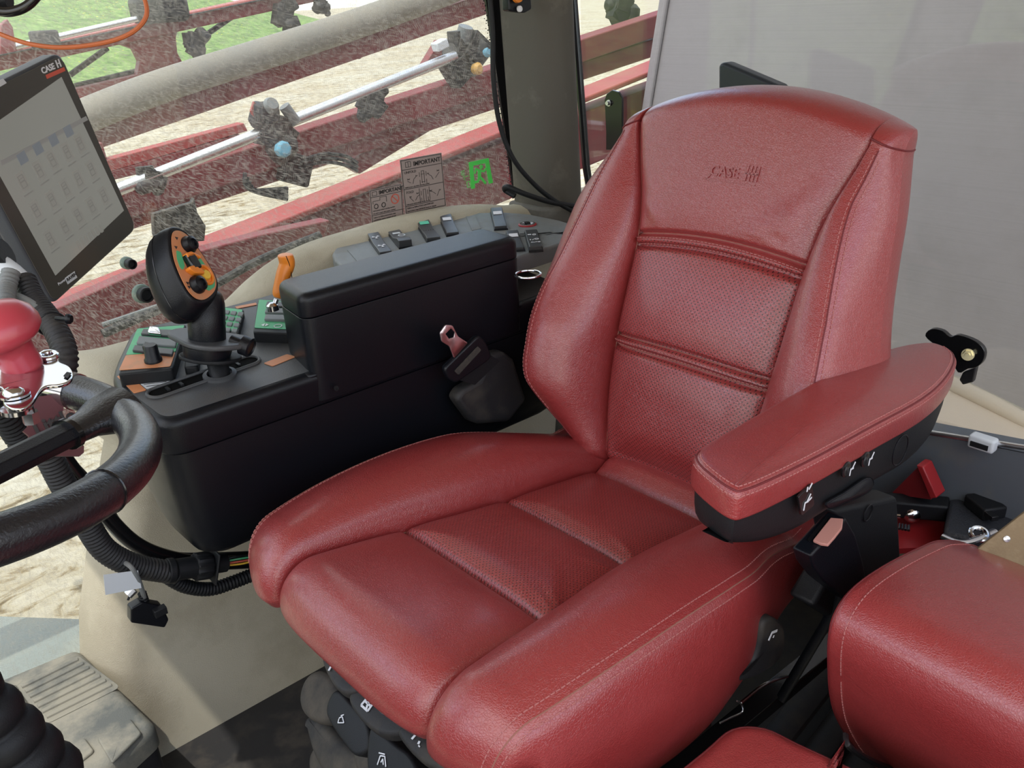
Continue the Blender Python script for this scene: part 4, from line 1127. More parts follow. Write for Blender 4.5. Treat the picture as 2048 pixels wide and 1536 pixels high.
c0 = at_d(103, 648, .945); t0 = (at_d(118, 672, .93)-at_d(95, 635, .95)).normalized(); e1, e2, _ = basis(t0)
obj('strap', g_tube([c0+(e1*math.cos(2*PI*k/24)+e2*math.sin(2*PI*k/24))*.0140 for k in range(24)], .0018, 8, closed=True), BLK, ct_)
obj('tail', g_tube([at_d(112, 636, .93), at_d(136, 638, .92)], .0022, 8), BLK, ct_)
obj('head', g_lathe([(.0055, 0), (.0055, .003), (.004, .005)], at_d(134, 638, .92), CR, 14), BLK, ct_)
wl_ = thing('wire_connector', 'white labelled cable ends with barcode stickers behind the monitor', 'connector', at_d(45, 570, 1.0))
obj('sleeve', g_tube([at_d(0, 530, 1.0), at_d(25, 546, 1.0), at_d(48, 566, 1.0), at_d(66, 592, 1.0)], [.013, .012, .0115, .011], 16), WLABEL, wl_)
obj('barcode', [g_line2([(0, .0), (0, .008)], .0008*(1+k % 2), at_d(36+k*2.6, 566+k*2.2, .985), CR, CU) for k in range(7)], DARKPRINT, wl_)
obj('boot', g_tube([at_d(-30, 500, 1.0), at_d(-5, 512, 1.0), at_d(12, 505, 1.0)], .018, 14), BLKM, wl_)
obj('wire', g_tube(catmull([at_d(0, 588, .95), at_d(30, 592, .95), at_d(60, 605, .95), at_d(90, 628, .95)], 6), .0045, 10), GREYP, wl_)
hose('corrugated_hose', 'large black corrugated conduit running under the side console to the round plug', [at_y(92, 900, .42), at_y(130, 975, .42), at_y(172, 1045, .42), at_y(210, 1100, .42), at_y(265, 1130, .42), at_y(318, 1141, .42), at_y(352, 1145, .42)], .0165, BLKD)
hose('corrugated_hose', 'thin black corrugated conduit sagging below the round plug toward the seat', [at_y(330, 1150, .44), at_y(370, 1172, .44), at_y(420, 1178, .44), at_y(470, 1163, .44), at_y(530, 1140, .44), at_y(600, 1120, .44)], .0108, BLKM)
fb = obj('frame_tube', g_tube(catmull([at_y(60, 800, .46), at_y(110, 890, .46), at_y(160, 960, .46), at_y(225, 1045, .46), at_y(280, 1093, .46), at_y(350, 1118, .46), at_y(430, 1126, .46), at_y(560, 1120, .46)], 10), .0115, 14), GLOSSB)
tag(fb, 'glossy black bent frame tube curving beneath the console front', 'tube')
fb = obj('frame_tube', g_tube(catmull([at_y(140, 930, .48), at_y(190, 985, .48), at_y(250, 1070, .48), at_y(330, 1112, .48), at_y(420, 1116, .48), at_y(560, 1110, .48)], 10), .0095, 14), STEELB)
tag(fb, 'thin black inner frame tube between the console front and the beige panel', 'tube')
rc = thing('round_plug', 'black ribbed round electrical plug on the conduit below the console', 'connector', at_y(400, 1140, .42))
pa = at_y(330, 1143, .42); pb = at_y(468, 1122, .42); pd = (pb-pa).normalized(); PL = (pb-pa).length
obj('backshell', g_lathe([(.013, 0), (.019, .003), (.019, .012), (.0165, .015), (.0165, .045)], pa, pd, 24), BLKM, rc, bevel=.001)
vs, fs = g_lathe([(.0185, .044), (.020, .046), (.020, .066), (.0185, .069)], pa, pd, 48)
for i in range(0, len(vs)):
    if (i % 48) % 4 < 2: vs[i] = vs[i]+(vs[i]-(pa+pd*(vs[i]-pa).dot(pd))).normalized()*.0016
obj('locking_ring', (vs, fs), BLKM, rc)
obj('flange', g_box(pa+pd*.073, (.004, .044, .052), axes=(pd, V((0, 1, 0)), pd.cross(V((0, 1, 0))))), BLKM, rc, bevel=.002)
obj('socket', g_lathe([(.015, .074), (.015, .094), (.012, .096)], pa, pd, 24), BLKM, rc)
for k, m_ in enumerate((YEL, REDPR, GRPLATE, BLK)):
    obj('wire', g_tube(catmull([pa+pd*.095+V((0, 0, .004*(k-1.5))), pa+pd*.12+V((0, -.004, .005*(k-1))), pa+pd*.16+V((0, 0, .003*(k-1)))], 5), .0015, 6), m_, rc)
# dangling sub-d plug with paper flag
dp = thing('dangling_plug', 'small black wide plug hanging by a grey lead with a white paper flag', 'plug', at_y(290, 1220, .41))
Yp = .40
obj('lead', g_tube(catmull([at_y(248, 1124, Yp+.01), at_y(262, 1134, Yp-.012), at_y(275, 1155, Yp-.014), at_y(284, 1180, Yp-.008), at_y(290, 1200, Yp)], 6), .0035, 10), GREYP, dp)
obj('paper_flag', g_prism([at_y(x, y, Yp-.016) for x, y in [(207, 1150), (276, 1141), (283, 1176), (211, 1190)]], (0, .0008, 0)), WLABEL, dp)
obj('strain_relief', g_corrugated([at_y(284, 1186, Yp), at_y(292, 1210, Yp)], .006, .004), BLKM, dp)
obj('plug_body', g_pad(dens(rect_pts([at_y(x, y, Yp-.01) for x, y in [(262, 1218), (284, 1205), (325, 1212), (338, 1240), (330, 1256), (262, 1246)]], .003), .01), (0, -1, 0), .018, .002), BLK, dp, smooth=50)
obj('clip', g_box(at_y(320, 1222, Yp-.015), (.018, .012, .012)), BLKM, dp, bevel=.001)
obj('terminal', g_tube([at_y(256, 1190, Yp), at_y(268, 1178, Yp)], .007, 10), STEEL, dp)
obj('wire', g_tube(catmull([at_y(256, 1200, Yp), at_y(264, 1180, Yp), at_y(272, 1165, Yp)], 5), .0018, 8), BLK, dp)
# thin orange cord and black hose top left
tag(obj('orange_cord', g_tube(catmull([at_d(-60, 40, .8), at_d(0, 68, .8), at_d(60, 88, .8), at_d(130, 95, .8), at_d(210, 85, .8), at_d(262, 66, .8), at_d(290, 38, .8), at_d(292, 8, .8), at_d(276, -25, .8), at_d(240, -70, .8)], 10), .0021, 8), ORCABLE), 'thin orange cord looping across the top left of the window', 'cord')
tag(obj('mirror_arm', [g_tube(catmull([at_d(-30, 16, .75), at_d(15, 24, .75), at_d(50, 14, .75), at_d(75, -10, .75), at_d(100, -50, .75)], 8), .0042, 12)], GLOSSB), 'black bent stalk in the top left corner', 'stalk')
tag(obj('stalk_boot', g_tube([at_d(-50, -8, .76), at_d(-10, -2, .76), at_d(18, -2, .76)], [.012, .011, .008], 16), BLKM), 'black rubber boot at the extreme top left corner', 'boot')
# cable down the pillar
tag(obj('pillar_cable', g_tube(catmull([at_y(975, -60, .63), at_y(985, 60, .63), at_y(987, 160, .63), at_y(1000, 250, .63), at_y(1028, 320, .62), at_y(1072, 372, .61), at_y(1115, 405, .60), at_y(1160, 430, .60)], 10), .0050, 12), BLKM), 'black cable running down beside the rear pillar', 'cable')
tag(obj('base_cable', g_tube(catmull([at_y(1030, 392, .62), at_y(1010, 380, .64), at_y(1016, 374, .62), at_y(1050, 388, .60), at_y(1100, 404, .60), at_y(1150, 412, .60)], 10), .0055, 12), BLKM), 'short black cable wrapped round the base of the rear pillar', 'cable')
mk = thing('pillar_switch', 'small black switch with orange cap and white button at the pillar top', 'switch', at_y(1040, 12, .60))
obj('housing', g_pad(dens(rect_pts([at_y(x, y, .605) for x, y in [(1017, -10), (1062, -12), (1064, 18), (1050, 26), (1018, 22)]], .004), .01), (0, -1, 0), .02, .003), BLK, mk, smooth=50)
obj('orange_cap', g_lathe([(.0125, 0), (.012, .006), (.0003, .010)], at_y(1033, -8, .60), (0, -1, .1), 22), ORANGE, mk)
obj('white_button', g_lathe([(.0058, 0), (.0055, .004), (.0003, .006)], at_y(1038, 18, .60), (0, -1, .1), 18), WHITE, mk)
# ================================================================ grey case on the floor, bellows lever
GC = thing('storage_case', 'dusty grey ribbed plastic case standing on floor at bottom left', 'case', (-.58, .60, -.52))
ztop = -.36
def gp(x, y, z=ztop): return at_z(x, y, z)
qa, qb, qc, qd = gp(22, 1345), gp(155, 1292), gp(318, 1470, -.40), gp(20, 1700, -.40)
qc.z = ztop; qd.z = ztop
ringg = dens(rect_pts([gp(-30, 1368), gp(155, 1292), gp(315, 1448), gp(100, 1640), gp(-60, 1640)], .02), .03)
obj('lid', g_pad(ringg, (0, 0, 1), .045, .016, rb=.004), GREYBOX, GC, smooth=50)
cgc = sum(ringg, V())/len(ringg)
obj('case_body', g_pad([cgc+(p-cgc)*.97+V((0, 0, -.047)) for p in ringg], (0, 0, 1), .11, .003, rb=.01), BLKD, GC, smooth=50)
obj('lid_panel', g_pad(dens(rect_pts([gp(30, 1372)+V((0, 0, .0012)), gp(155, 1310)+V((0, 0, .0012)), gp(242, 1375)+V((0, 0, .0012)), gp(92, 1450)+V((0, 0, .0012))], .012), .02), (0, 0, 1), .001, .0008), GREYBOX, GC, smooth=60)
for k in range(7):
    f = .10+k*.13
    a = gp(30, 1372).lerp(gp(92, 1450), f); b = gp(155, 1310).lerp(gp(242, 1375), f)
    obj('rib', g_tube([a.lerp(b, .06)+V((0, 0, .0015)), a.lerp(b, .94)+V((0, 0, .0015))], .0048, 10, flat=.8), GREYBOX, GC)
obj('handle', g_tube(catmull([gp(25, 1378), gp(45, 1410), gp(70, 1445), gp(92, 1472), gp(115, 1466)], 5), .0075, 12), GREYBOX, GC)
obj('latch', g_pad([p+V((0, 0, .005)) for p in dens(rect_pts([gp(195, 1480), gp(262, 1440), gp(285, 1470), gp(225, 1530)], .006), .02)], (0, 0, 1), .006, .003), GREYBOX, GC, smooth=60)
obj('latch', g_pad([p+V((0, 0, .005)) for p in dens(rect_pts([gp(95, 1520), gp(170, 1478), gp(190, 1505), gp(120, 1560)], .006), .02)], (0, 0, 1), .006, .003), GREYBOX, GC, smooth=60)
bx = at_d(15, 1440, .74)
pf = [(.012, .16), (.0125, .145)]
pf = []
for k in range(7):
    z = .12-k*.030; r = .017+k*.0035
    pf += [(r*.86, z+.012), (r, z+.004), (r*1.04, z-.004), (r*.98, z-.012), (r*.84, z-.016)]
tag(obj('rubber_bellows', g_lathe([(.006, .14)]+pf, at_d(8, 1470, .76), V((-.18, .05, 1)), 30), BLKM, smooth=180), 'black rubber bellows boot at the bottom left edge', 'bellows')
# ================================================================ armrest, belts and levers of the seat (seat frame)
def sl(p): return SEAT_I @ V(p)
def at_sy(x, y, Y):
    n = SEAT_M.to_3x3() @ V((0, 1, 0)); return sl(on_plane(x, y, SEAT_M @ V((0, Y, 0)), n))
def at_sx(x, y, X):
    n = SEAT_M.to_3x3() @ V((1, 0, 0)); return sl(on_plane(x, y, SEAT_M @ V((X, 0, 0)), n))
def at_sz(x, y, Z):
    n = SEAT_M.to_3x3() @ V((0, 0, 1)); return sl(on_plane(x, y, SEAT_M @ V((0, 0, Z)), n))
# armrest frame plane: top surface tilts up slightly to the rear
a0 = at_sy(1398, 893, -.262); a1 = at_sy(1850, 683, -.262)
AN = V((a1.z-a0.z, 0, -(a1.x-a0.x))).normalized()*-1
def atop(x, y, up=0):
    n = SEAT_M.to_3x3() @ AN; p = SEAT_M @ (a0+AN*up); return sl(on_plane(x, y, p, n))
outl = [(1388, 915), (1402, 888), (1480, 840), (1600, 772), (1700, 722), (1780, 692), (1850, 681), (1893, 690), (1915, 712), (1898, 752), (1850, 795), (1750, 850), (1650, 905), (1560, 950), (1500, 975), (1470, 978), (1430, 955)]
ring = catmull([atop(x, y) for x, y in outl], 5, closed=True)
pv, pf_ = g_pad(ring, AN, .034, .012, rb=.004, dome=.007)
obj('armrest_pad', (pv, pf_), RED, seat, world=False, smooth=180, uv=[(v.x, v.y) for v in pv])
pad = bpy.data.objects['armrest_pad']
L = len(ring)
rw = lambda k: pv[k*L:(k+1)*L]
r9 = rw(10); r7 = rw(5)
def sub(rr, off=.0006):
    c = sum(rr, V())/len(rr); return [p+AN*off for p in rr]
def part_ring(rr, cond): return [p for p in rr if cond(p)]
near = lambda rr: sorted([p for p in rr if p.y < cen.y-.01 or p.x < cen.x-.15 or p.x > cen.x+.2], key=lambda p: p.x)
cen = sum(ring, V())/L
def arc_of(rr, i0, i1): return [rr[i % L] for i in range(i0, i1)]
area = sum(((ring[i]).cross(ring[(i+1) % L]) for i in range(L)), V()).dot(AN)
# rows above are stored in CCW order; find the near side stretch
idx = [i for i in range(L) if rw(9)[i].y < cen.y-.005]
i0 = next(i for i in range(L) if i in idx and (i-1) % L not in idx); ln_ = len(idx)
gs = stitches([p+AN*.0004 for p in arc_of(rw(11), i0-6, i0+ln_+4)], .006, .004, .0007)
obj('stitching', gs, THREAD, pad, world=False)
obj('stitching', stitches([p+(p-cen).normalized()*.0006 for p in arc_of(rw(7), i0-4, i0+ln_+4)], .006, .004, .0007), THREAD, pad)
obj('seam', g_tube([p+AN*.0002 for p in arc_of(rw(9), i0-8, i0+ln_+6)], .0011, 8), PIPING, pad)
# housing under the pad
hy0, hy1 = -.345, -.272
xs0 = min(p.x for p in ring); xs1 = max(p.x for p in ring)
HD = [(0, .036), (.10, .055), (.25, .066), (.45, .066), (.65, .070), (.8, .068), (.93, .045), (1, .02)]
rg = ring if area > 0 else ring[::-1]
def hrow(ins, frac): return [p-AN*(.026+frac*cr(HD, (p.x-xs0)/(xs1-xs0))) for p in inset_ring(rg, AN, ins)]
hrows = [hrow(.006, 0), hrow(.005, .3), hrow(.006, .6), hrow(.008, .82), hrow(.012, .95), hrow(.017, 1.0)]
hv_ = [p for r_ in hrows for p in r_]; nh = len(rg)
hf = [(k*nh+i, k*nh+(i+1) % nh, (k+1)*nh+(i+1) % nh, (k+1)*nh+i) for k in range(5) for i in range(nh)]
cb = sum(hrows[-1], V())/nh
for k in range(1, 4):
    hv_ += [p.lerp(V((p.x, cb.y, p.z)), k/3.2) for p in hrows[-1]]
    hf += [((4+k)*nh+i, (4+k)*nh+(i+1) % nh, (5+k)*nh+(i+1) % nh, (5+k)*nh+i) for i in range(nh)]
hf += [tuple(range(nh)), tuple(8*nh+i for i in range(nh))]
obj('armrest_housing', (hv_, hf), BLKM, seat, smooth=60, world=False)
hous = bpy.data.objects['armrest_housing']
hy0 = min(p.y for p in rg)+.002
def hp(x, y): return at_sy(x, y, hy0)
def hplate(name, pts, m, dep=.003, parent=hous, r=.003): 
    return obj(name, g_prism(rect_pts([hp(*p) for p in pts], r, 3), (0, -dep, 0)), m, parent, world=False, bevel=.0008)
b1 = hplate('rocker_button', [(1592, 992), (1620, 965), (1624, 1008), (1598, 1030)], GLOSSB)
ex = (hp(1620, 990)-hp(1595, 1003)).normalized(); ey = V((0, -1, 0)).cross(ex); ey = ey if ey.z > 0 else -ey
def ic(lines, x, y, s, par, w=.0018, m=WHITE, off=.0035):
    o = hp(x, y)-V((0, off, 0))
    e1, e2 = ex, ey
    if e1.cross(e2).y > 0: e1, e2 = e1, e2
    g = [g_line2([(a*s, b*s) for a, b in q], w, o, e1, e2) for q in lines]
    obj('symbol', g, m, par, world=False)
ic([[(-.6, -.9), (-.6, .1), (.2, .1)], [(-.1, .1), (.5, 1.0)], [(.4, .2), (.9, .4)]], 1608, 1002, .008, b1)
ic([[(-.5, .0), (-.5, .6)], [(.0, .2), (.6, .9)]], 1611, 978, .007, b1)
for (x, y) in ((1690, 938), (1728, 918)):
    b = obj('round_button', g_lathe([(.009, 0), (.009, .002), (.007, .003), (.0003, .002)], hp(x, y), (0, -1, 0), 20), GLOSSB, hous, world=False)
    ic([[(-.5, -.9), (-.5, .1), (.3, .1)], [(.0, .1), (.6, 1.0)]], x+8, y-2, .007, b)
obj('grip_recess', g_pad(catmull([hp(x, y) for x, y in [(1655, 1005), (1690, 985), (1735, 955), (1748, 965), (1738, 985), (1690, 1008), (1660, 1018)]], 3, closed=True), (0, -1, 0), .002, .002, dome=.004), BLK, hous, world=False)
obj('pivot_cap', g_tube([hp(1800, 900)+V((math.cos(2*PI*k/24)*.019, -.0003, math.sin(2*PI*k/24)*.019)) for k in range(24)], .0008, 6, closed=True), BLK, hous, world=False)
# support post of the armrest
pp = [at_sy(x, y, -.30) for x, y in [(1640, 1010), (1770, 985), (1778, 1100), (1740, 1190), (1700, 1260), (1600, 1200), (1660, 1100)]]
obj('armrest_post', g_prism([V((p.x, -.318, p.z)) for p in pp], (0, .036, 0)), BLKM, seat, bevel=.006, world=False)
q = at_sy(1735, 1025, -.319)
obj('post_screw', g_tube([q+V((math.cos(2*PI*k/24)*.011, -.001, math.sin(2*PI*k/24)*.011)) for k in range(24)], .001, 6, closed=True), STEELB, bpy.data.objects['armrest_post'], world=False)
# buckle with release button, on the near side
bk_pts = [(1622, 1112), (1693, 1036), (1712, 1070), (1726, 1120), (1738, 1180), (1700, 1205), (1650, 1165), (1628, 1135)]
BY = -.345
bk = [at_sy(x, y, BY) for x, y in bk_pts]
obj('belt_buckle', g_prism([V((p.x, BY, p.z)) for p in bk], (0, .024, 0)), BLK, seat, bevel=.003, seg=3, world=False)
bko = bpy.data.objects['belt_buckle']
bn_ = (bk[1]-bk[0]).cross(V((0, 1, 0))).normalized(); bn_ = bn_ if bn_.z > 0 else -bn_
def bpl(x, y, up=.0006): return sl(on_plane(x, y, SEAT_M @ (bk[0]+bn_*up), SEAT_M.to_3x3() @ bn_))
obj('release_button', g_prism([bpl(x, y) for x, y in [(1626, 1085), (1661, 1040), (1686, 1042), (1684, 1060), (1670, 1078), (1656, 1094), (1642, 1092)]], bn_*.004), PINK, bko, bevel=.001, world=False)
obj('belt_slot', g_prism([bpl(x, y) for x, y in [(1614, 1080), (1652, 1034), (1658, 1038), (1620, 1085)]], bn_*.001), GLOSSB, bko, world=False)
obj('buckle_strap', g_tube(catmull([at_sy(1690, 1150, -.325), at_sy(1660, 1230, -.315), at_sy(1620, 1300, -.30), at_sy(1560, 1400, -.28)], 6), .007, 10, flat=.35), BLK, bko, world=False)
# seat belt retractor and tongue on the far side
rt = [(912, 800), (925, 780), (960, 760), (985, 708), (1010, 703), (1030, 720), (1055, 800), (1020, 845), (960, 850), (945, 845)]
RY = .30
rr_ = [at_sy(x, y, RY) for x, y in rt]
RC = thing('belt_retractor', 'dusty black seat belt retractor holding a metal tongue between seat and console', 'seat belt', SEAT_M @ V((.12, .30, .03)))
def wr(l): return [SEAT_M @ p for p in l]
obj('retractor_housing', g_prism(wr(rr_), SEAT_M.to_3x3() @ V((0, .028, 0))), BLKD, RC, bevel=.009, seg=4)
up_ = (at_y(900, 650, .30)-at_y(985, 780, .30)).normalized()
def rpt(x, y, Y=.292): return at_y(x, y, Y)
obj('webbing_stub', g_prism([rpt(918, 760), rpt(908, 748), rpt(965, 700), rpt(1000, 722), rpt(950, 770)], (0, .006, 0)), BLKM, RC)
lt = rect_pts([rpt(x, y, .286) for x, y in [(888, 738), (958, 670), (974, 686), (984, 712), (978, 722), (912, 768), (897, 758)]], .008, 4)
lo_ = obj('latch_plate', g_pad(dens(lt, .006), (0, -1, 0), .012, .004), BLK, RC, smooth=60)
obj('webbing_slot', g_prism(rect_pts([rpt(x, y, .2855) for x, y in [(908, 742), (955, 692), (962, 700), (916, 750)]], .003, 3), (0, -.001, 0)), DUSTG, lo_)
tg = [rpt(x, y, .290) for x, y in [(878, 665), (889, 649), (903, 650), (914, 672), (934, 685), (906, 716), (897, 692), (881, 682)]]
hole = [rpt(x, y, .290) for x, y in [(889, 667), (900, 656), (908, 664), (906, 674), (896, 677)]]
# tongue plate with a real opening
bm = bmesh.new(); ov = [bm.verts.new(p) for p in rect_pts(tg, .003, 3)]; iv = [bm.verts.new(p) for p in hole]
es = [bm.edges.new((ov[i], ov[(i+1) % len(ov)])) for i in range(len(ov))]+[bm.edges.new((iv[i], iv[(i+1) % len(iv)])) for i in range(len(iv))]
bmesh.ops.triangle_fill(bm, use_beauty=True, edges=es)
bm.normal_update(); bm.verts.index_update()
tv = [v.co.copy() for v in bm.verts]; tf = [tuple(v.index for v in f.verts) for f in bm.faces]; bm.free()
to = obj('metal_tongue', (tv, tf), ZINC, RC); s_ = to.modifiers.new('s', 'SOLIDIFY'); s_.thickness = .0028; bv = to.modifiers.new('b', 'BEVEL'); bv.width = .0006; bv.limit_method = 'ANGLE'
# ---------------------------------------------------------------- suspension and levers below the seat front
def bell(z, s): 
    out = []
    for k in range(40):
        t = 2*PI*k/40; c, s_ = math.cos(t), math.sin(t)
        out.append(V((-.010+.235*s*math.copysign(abs(c)**.5, c), .01+.215*s*math.copysign(abs(s_)**.5, s_), z)))
    return out
vs = []; zs = []
k = 0; z = -.145; seq = [(-.14, .80), (-.150, .88)]
while z > -.52:
    seq += [(z-.004, .93), (z-.016, .99), (z-.030, 1.0), (z-.044, .99), (z-.056, .93), (z-.062, .88)]; z -= .064
for z, s in seq: vs += bell(z, s)
n_ = 40; fs = [(a*n_+i, a*n_+(i+1) % n_, (a+1)*n_+(i+1) % n_, (a+1)*n_+i) for a in range(len(seq)-1) for i in range(n_)]+[tuple(range(n_)), tuple((len(seq)-1)*n_+i for i in range(n_))]
obj('suspension_bellows', (vs, fs), DUSTG, seat, world=False, smooth=180)
obj('seat_pan', g_box((-.02, 0, -.128), (.44, .44, .03)), STEELB, seat, bevel=.006, world=False)
def lever(cx, cy, w, h, X, sym, rot=-35, thick=.022, m=BLKD):
    """rounded rectangular lever grip, centred at a pixel on the plane x=X of the seat"""
    c = at_sx(cx, cy, X)
    e1 = V((0, -1, 0)); e2 = V((-.35, 0, 1)).normalized(); a = math.radians(rot)
    u = e1*math.cos(a)+e2*math.sin(a); v = -e1*math.sin(a)+e2*math.cos(a); n = u.cross(v)
    if n.x > 0: n = -n
    ring = rect_pts([c-u*w/2-v*h/2, c+u*w/2-v*h/2, c+u*w/2+v*h/2, c-u*w/2+v*h/2], min(w, h)*.42, 6)
    o = obj('lever', g_pad(dens(ring, .01), n, thick, .007, rb=.006, dome=.001), m, seat, world=False, smooth=60)
    if (SEAT_M.to_3x3() @ u).dot(CR) < 0: u, v = -u, -v
    v = n.cross(u)
    obj('symbol', [g_line2([(p*h*.5, q_*h*.5) for p, q_ in s], .0026, c+n*.0016-u*w*.18, u, v, .0008) for s in sym], WHITE, o, world=False)
    if m is BLKD and w > .06:
        obj('grip_recess', g_pad(catmull([c+u*(w*.22+math.cos(2*PI*k/10)*w*.16)+v*math.sin(2*PI*k/10)*h*.22+n*.0015 for k in range(10)], 2, closed=True), n, .001, .0008), GLOSSB, o, world=False)
    return o
def traced(name, px, cpx, X, n, thick, r, m, syms=(), spx=None, rec=None, w=.0026, rb=None):
    n = V(n).normalized(); c = at_sx(*cpx, X); Mw = SEAT_M @ c; Nw = SEAT_M.to_3x3() @ n
    f = lambda x, y: sl(on_plane(x, y, Mw, Nw))
    o = obj(name, g_pad(catmull([f(*p) for p in px], 4, closed=True), n, thick, r, rb=rb if rb else r*.7, dome=.001), m, seat, world=False, smooth=60)
    if rec: obj('grip_recess', g_pad([p+n*.0012 for p in catmull([f(*p) for p in rec], 3, closed=True)], n, .001, .0008), GLOSSB, o, world=False)
    if syms:
        g = []
        for q in syms:
            P = [f(*p)+n*.0018 for p in q]
            for a_, b_ in zip(P, P[1:]):
                t = (b_-a_).normalized(); s_ = n.cross(t)*w/2; g.append(g_prism([a_-s_, b_-s_, b_+s_, a_+s_], n*.0006))
        obj('symbol', g, WHITE, o, world=False)
    return o
LN = (-.55, 0, .83)
traced('lever', [(640, 1305), (646, 1293), (683, 1300), (725, 1335), (745, 1360), (726, 1378), (692, 1386), (668, 1372), (648, 1336)], (690, 1342), -.325, LN, .020, .006, BLKD,
       [[(659, 1343), (669, 1325), (660, 1320)], [(669, 1325), (664, 1319)], [(672, 1319), (674, 1320)], [(677, 1320), (679, 1321)]], rec=[(685, 1328), (705, 1342), (708, 1352), (692, 1350), (682, 1338)])
traced('lever', [(697, 1402), (704, 1380), (734, 1370), (780, 1405), (822, 1446), (800, 1466), (760, 1467), (722, 1440)], (755, 1418), -.328, LN, .020, .006, BLKD,
       [[(724, 1412), (736, 1397), (744, 1399), (748, 1408), (737, 1424), (724, 1412)], [(732, 1404), (743, 1414)], [(734, 1420), (740, 1402)]], rec=[(745, 1388), (785, 1420), (783, 1434), (762, 1428), (748, 1405)])
traced('lever', [(795, 1468), (804, 1446), (832, 1436), (880, 1490), (925, 1545), (870, 1535), (830, 1512)], (850, 1488), -.328, LN, .020, .006, BLKD,
       [[(825, 1480), (840, 1463), (852, 1474)], [(838, 1490), (841, 1484)], [(839, 1495), (841, 1493)]], rec=[(822, 1452), (834, 1447), (848, 1462), (840, 1466)])
PN = (-.80, 0, .60)
traced('paddle', [(657, 1395), (674, 1380), (700, 1405), (733, 1446), (737, 1494), (713, 1512), (688, 1490), (652, 1432)], (694, 1440), -.312, PN, .028, .005, BLKM,
       [[(678, 1446), (681, 1436), (687, 1434), (690, 1446), (678, 1446)], [(684, 1432), (690, 1430)]], w=.0012)
traced('paddle', [(737, 1462), (755, 1460), (790, 1488), (822, 1515), (835, 1570), (760, 1590), (733, 1540)], (775, 1510), -.314, PN, .028, .005, BLKM,
       [[(757, 1530), (763, 1512), (772, 1513), (774, 1534)], [(764, 1525), (768, 1518), (769, 1530)], [(760, 1506), (772, 1509)]], w=.0014)
CN_ = (-.85, .1, .5)
traced('suspension_cover', [(594, 1395), (606, 1356), (628, 1340), (655, 1352), (672, 1385), (664, 1440), (632, 1448), (602, 1428)], (632, 1395), -.290, CN_, .05, .012, DUSTG)
traced('suspension_cover', [(606, 1436), (640, 1440), (690, 1490), (760, 1530), (790, 1580), (700, 1620), (640, 1545), (616, 1495)], (680, 1510), -.285, CN_, .06, .014, DUSTG)
traced('suspension_cover', [(700, 1510), (760, 1470), (840, 1520), (900, 1580), (820, 1640), (740, 1600)], (800, 1560), -.280, CN_, .05, .014, DUSTG)
traced('suspension_cover', [(618, 1500), (645, 1485), (690, 1540), (710, 1600), (630, 1610), (612, 1540)], (650, 1540), -.270, CN_, .06, .014, DUSTG)
# recline lever on the near side
rl_ = [at_sy(x, y, -.295) for x, y in [(1528, 1250), (1545, 1236), (1562, 1244), (1572, 1262), (1570, 1300), (1552, 1330), (1520, 1352), (1480, 1365), (1476, 1350), (1505, 1330), (1518, 1300)]]
rv = obj('lever', g_pad(catmull(rl_, 3, closed=True), (0, -1, 0), .02, .006), BLKD, seat, world=False, smooth=60)
c = at_sy(1545, 1268, -.2965)
obj('symbol', [g_line2([(-.007, -.005), (-.002, .003), (.009, .001)], .0035, c, V((1, 0, 0)), V((0, 0, 1)), .0006), g_line2([(.003, -.006), (.004, -.004)], .002, c, V((1, 0, 0)), V((0, 0, 1)), .0006)], WHITE, rv, world=False)
# slide rail beside the seat and the hoses under it
rail = thing('seat_rail', 'black steel slide rail with bright rod along the near side of seat', 'rail', (0, -.30, -.17))
ra, rb2 = at_y(1440, 1478, -.26), at_y(1700, 1262, -.26)
dd = (rb2-ra).normalized()
obj('rail_channel', g_beam(ra-dd*.25, rb2+dd*.2, .03, .022), GLOSSB, rail, bevel=.002)
rr2 = [at_y(x, y, -.285) for x, y in [(1482, 1406), (1520, 1375), (1550, 1360), (1574, 1353)]]
obj('bright_rod', g_tube(catmull(rr2, 6), .0022, 10), CHROME, rail)
obj('clip', g_tube(catmull([at_y(x, y, -.285) for x, y in [(1474, 1402), (1484, 1410), (1484, 1424), (1460, 1436), (1440, 1446)]], 5), .0012, 8), STEEL, rail)
tag(obj('rubber_floor_mat', [g_tube([(-.40+.0, -.33-.05*k, -.30-.02*k), (.8, -.18-.05*k, -.34-.02*k)], .022, 12, flat=.5) for k in range(7)]+[g_box((.2, -.42, -.40), (1.3, .5, .02))], BLKD), 'ribbed black rubber mat between the seat and the passenger seat', 'mat')
# ================================================================ passenger (buddy) seat
bud = thing('buddy_seat', 'smooth red leather passenger seat cut off at the lower right corner', 'seat', (.05, -.6, -.2))
BX = .045
yl = at_x(1647, 1330, BX).y
prp = [(1646, 1330), (1647, 1275), (1660, 1225), (1695, 1172), (1755, 1128), (1830, 1090), (1878, 1075), (1935, 1090), (1990, 1170), (1990, 1330), (1960, 1480), (1880, 1560), (1790, 1560), (1735, 1525), (1692, 1480), (1662, 1430), (1650, 1385)]
prf = [at_y(x, y, yl) for x, y in prp]
ring = catmull(prf, 5, closed=True)
pv, pf_ = g_pad(ring, (0, 1, 0), .70, .012, rb=.02, dome=.006)
bb_ = obj('backrest', (pv, pf_), RED, bud, smooth=180, uv=[(v.y, v.z) for v in pv])
L = len(ring)
obj('seam', g_tube(pv[8*L:9*L], .0012, 8, closed=True), PIPING, bb_)
obj('stitching', stitches([p+(p-sum(ring, V())/L).normalized()*.0006-V((0, .010, 0)) for p in pv[5*L:6*L]], .006, .004, .0007), THREAD, bb_)
cz_ = -.045
c1 = at_z(1400, 1492, cz_); c2 = at_z(1462, 1443, cz_); c3 = at_z(1530, 1441, cz_); c4 = at_z(1740, 1536, cz_)
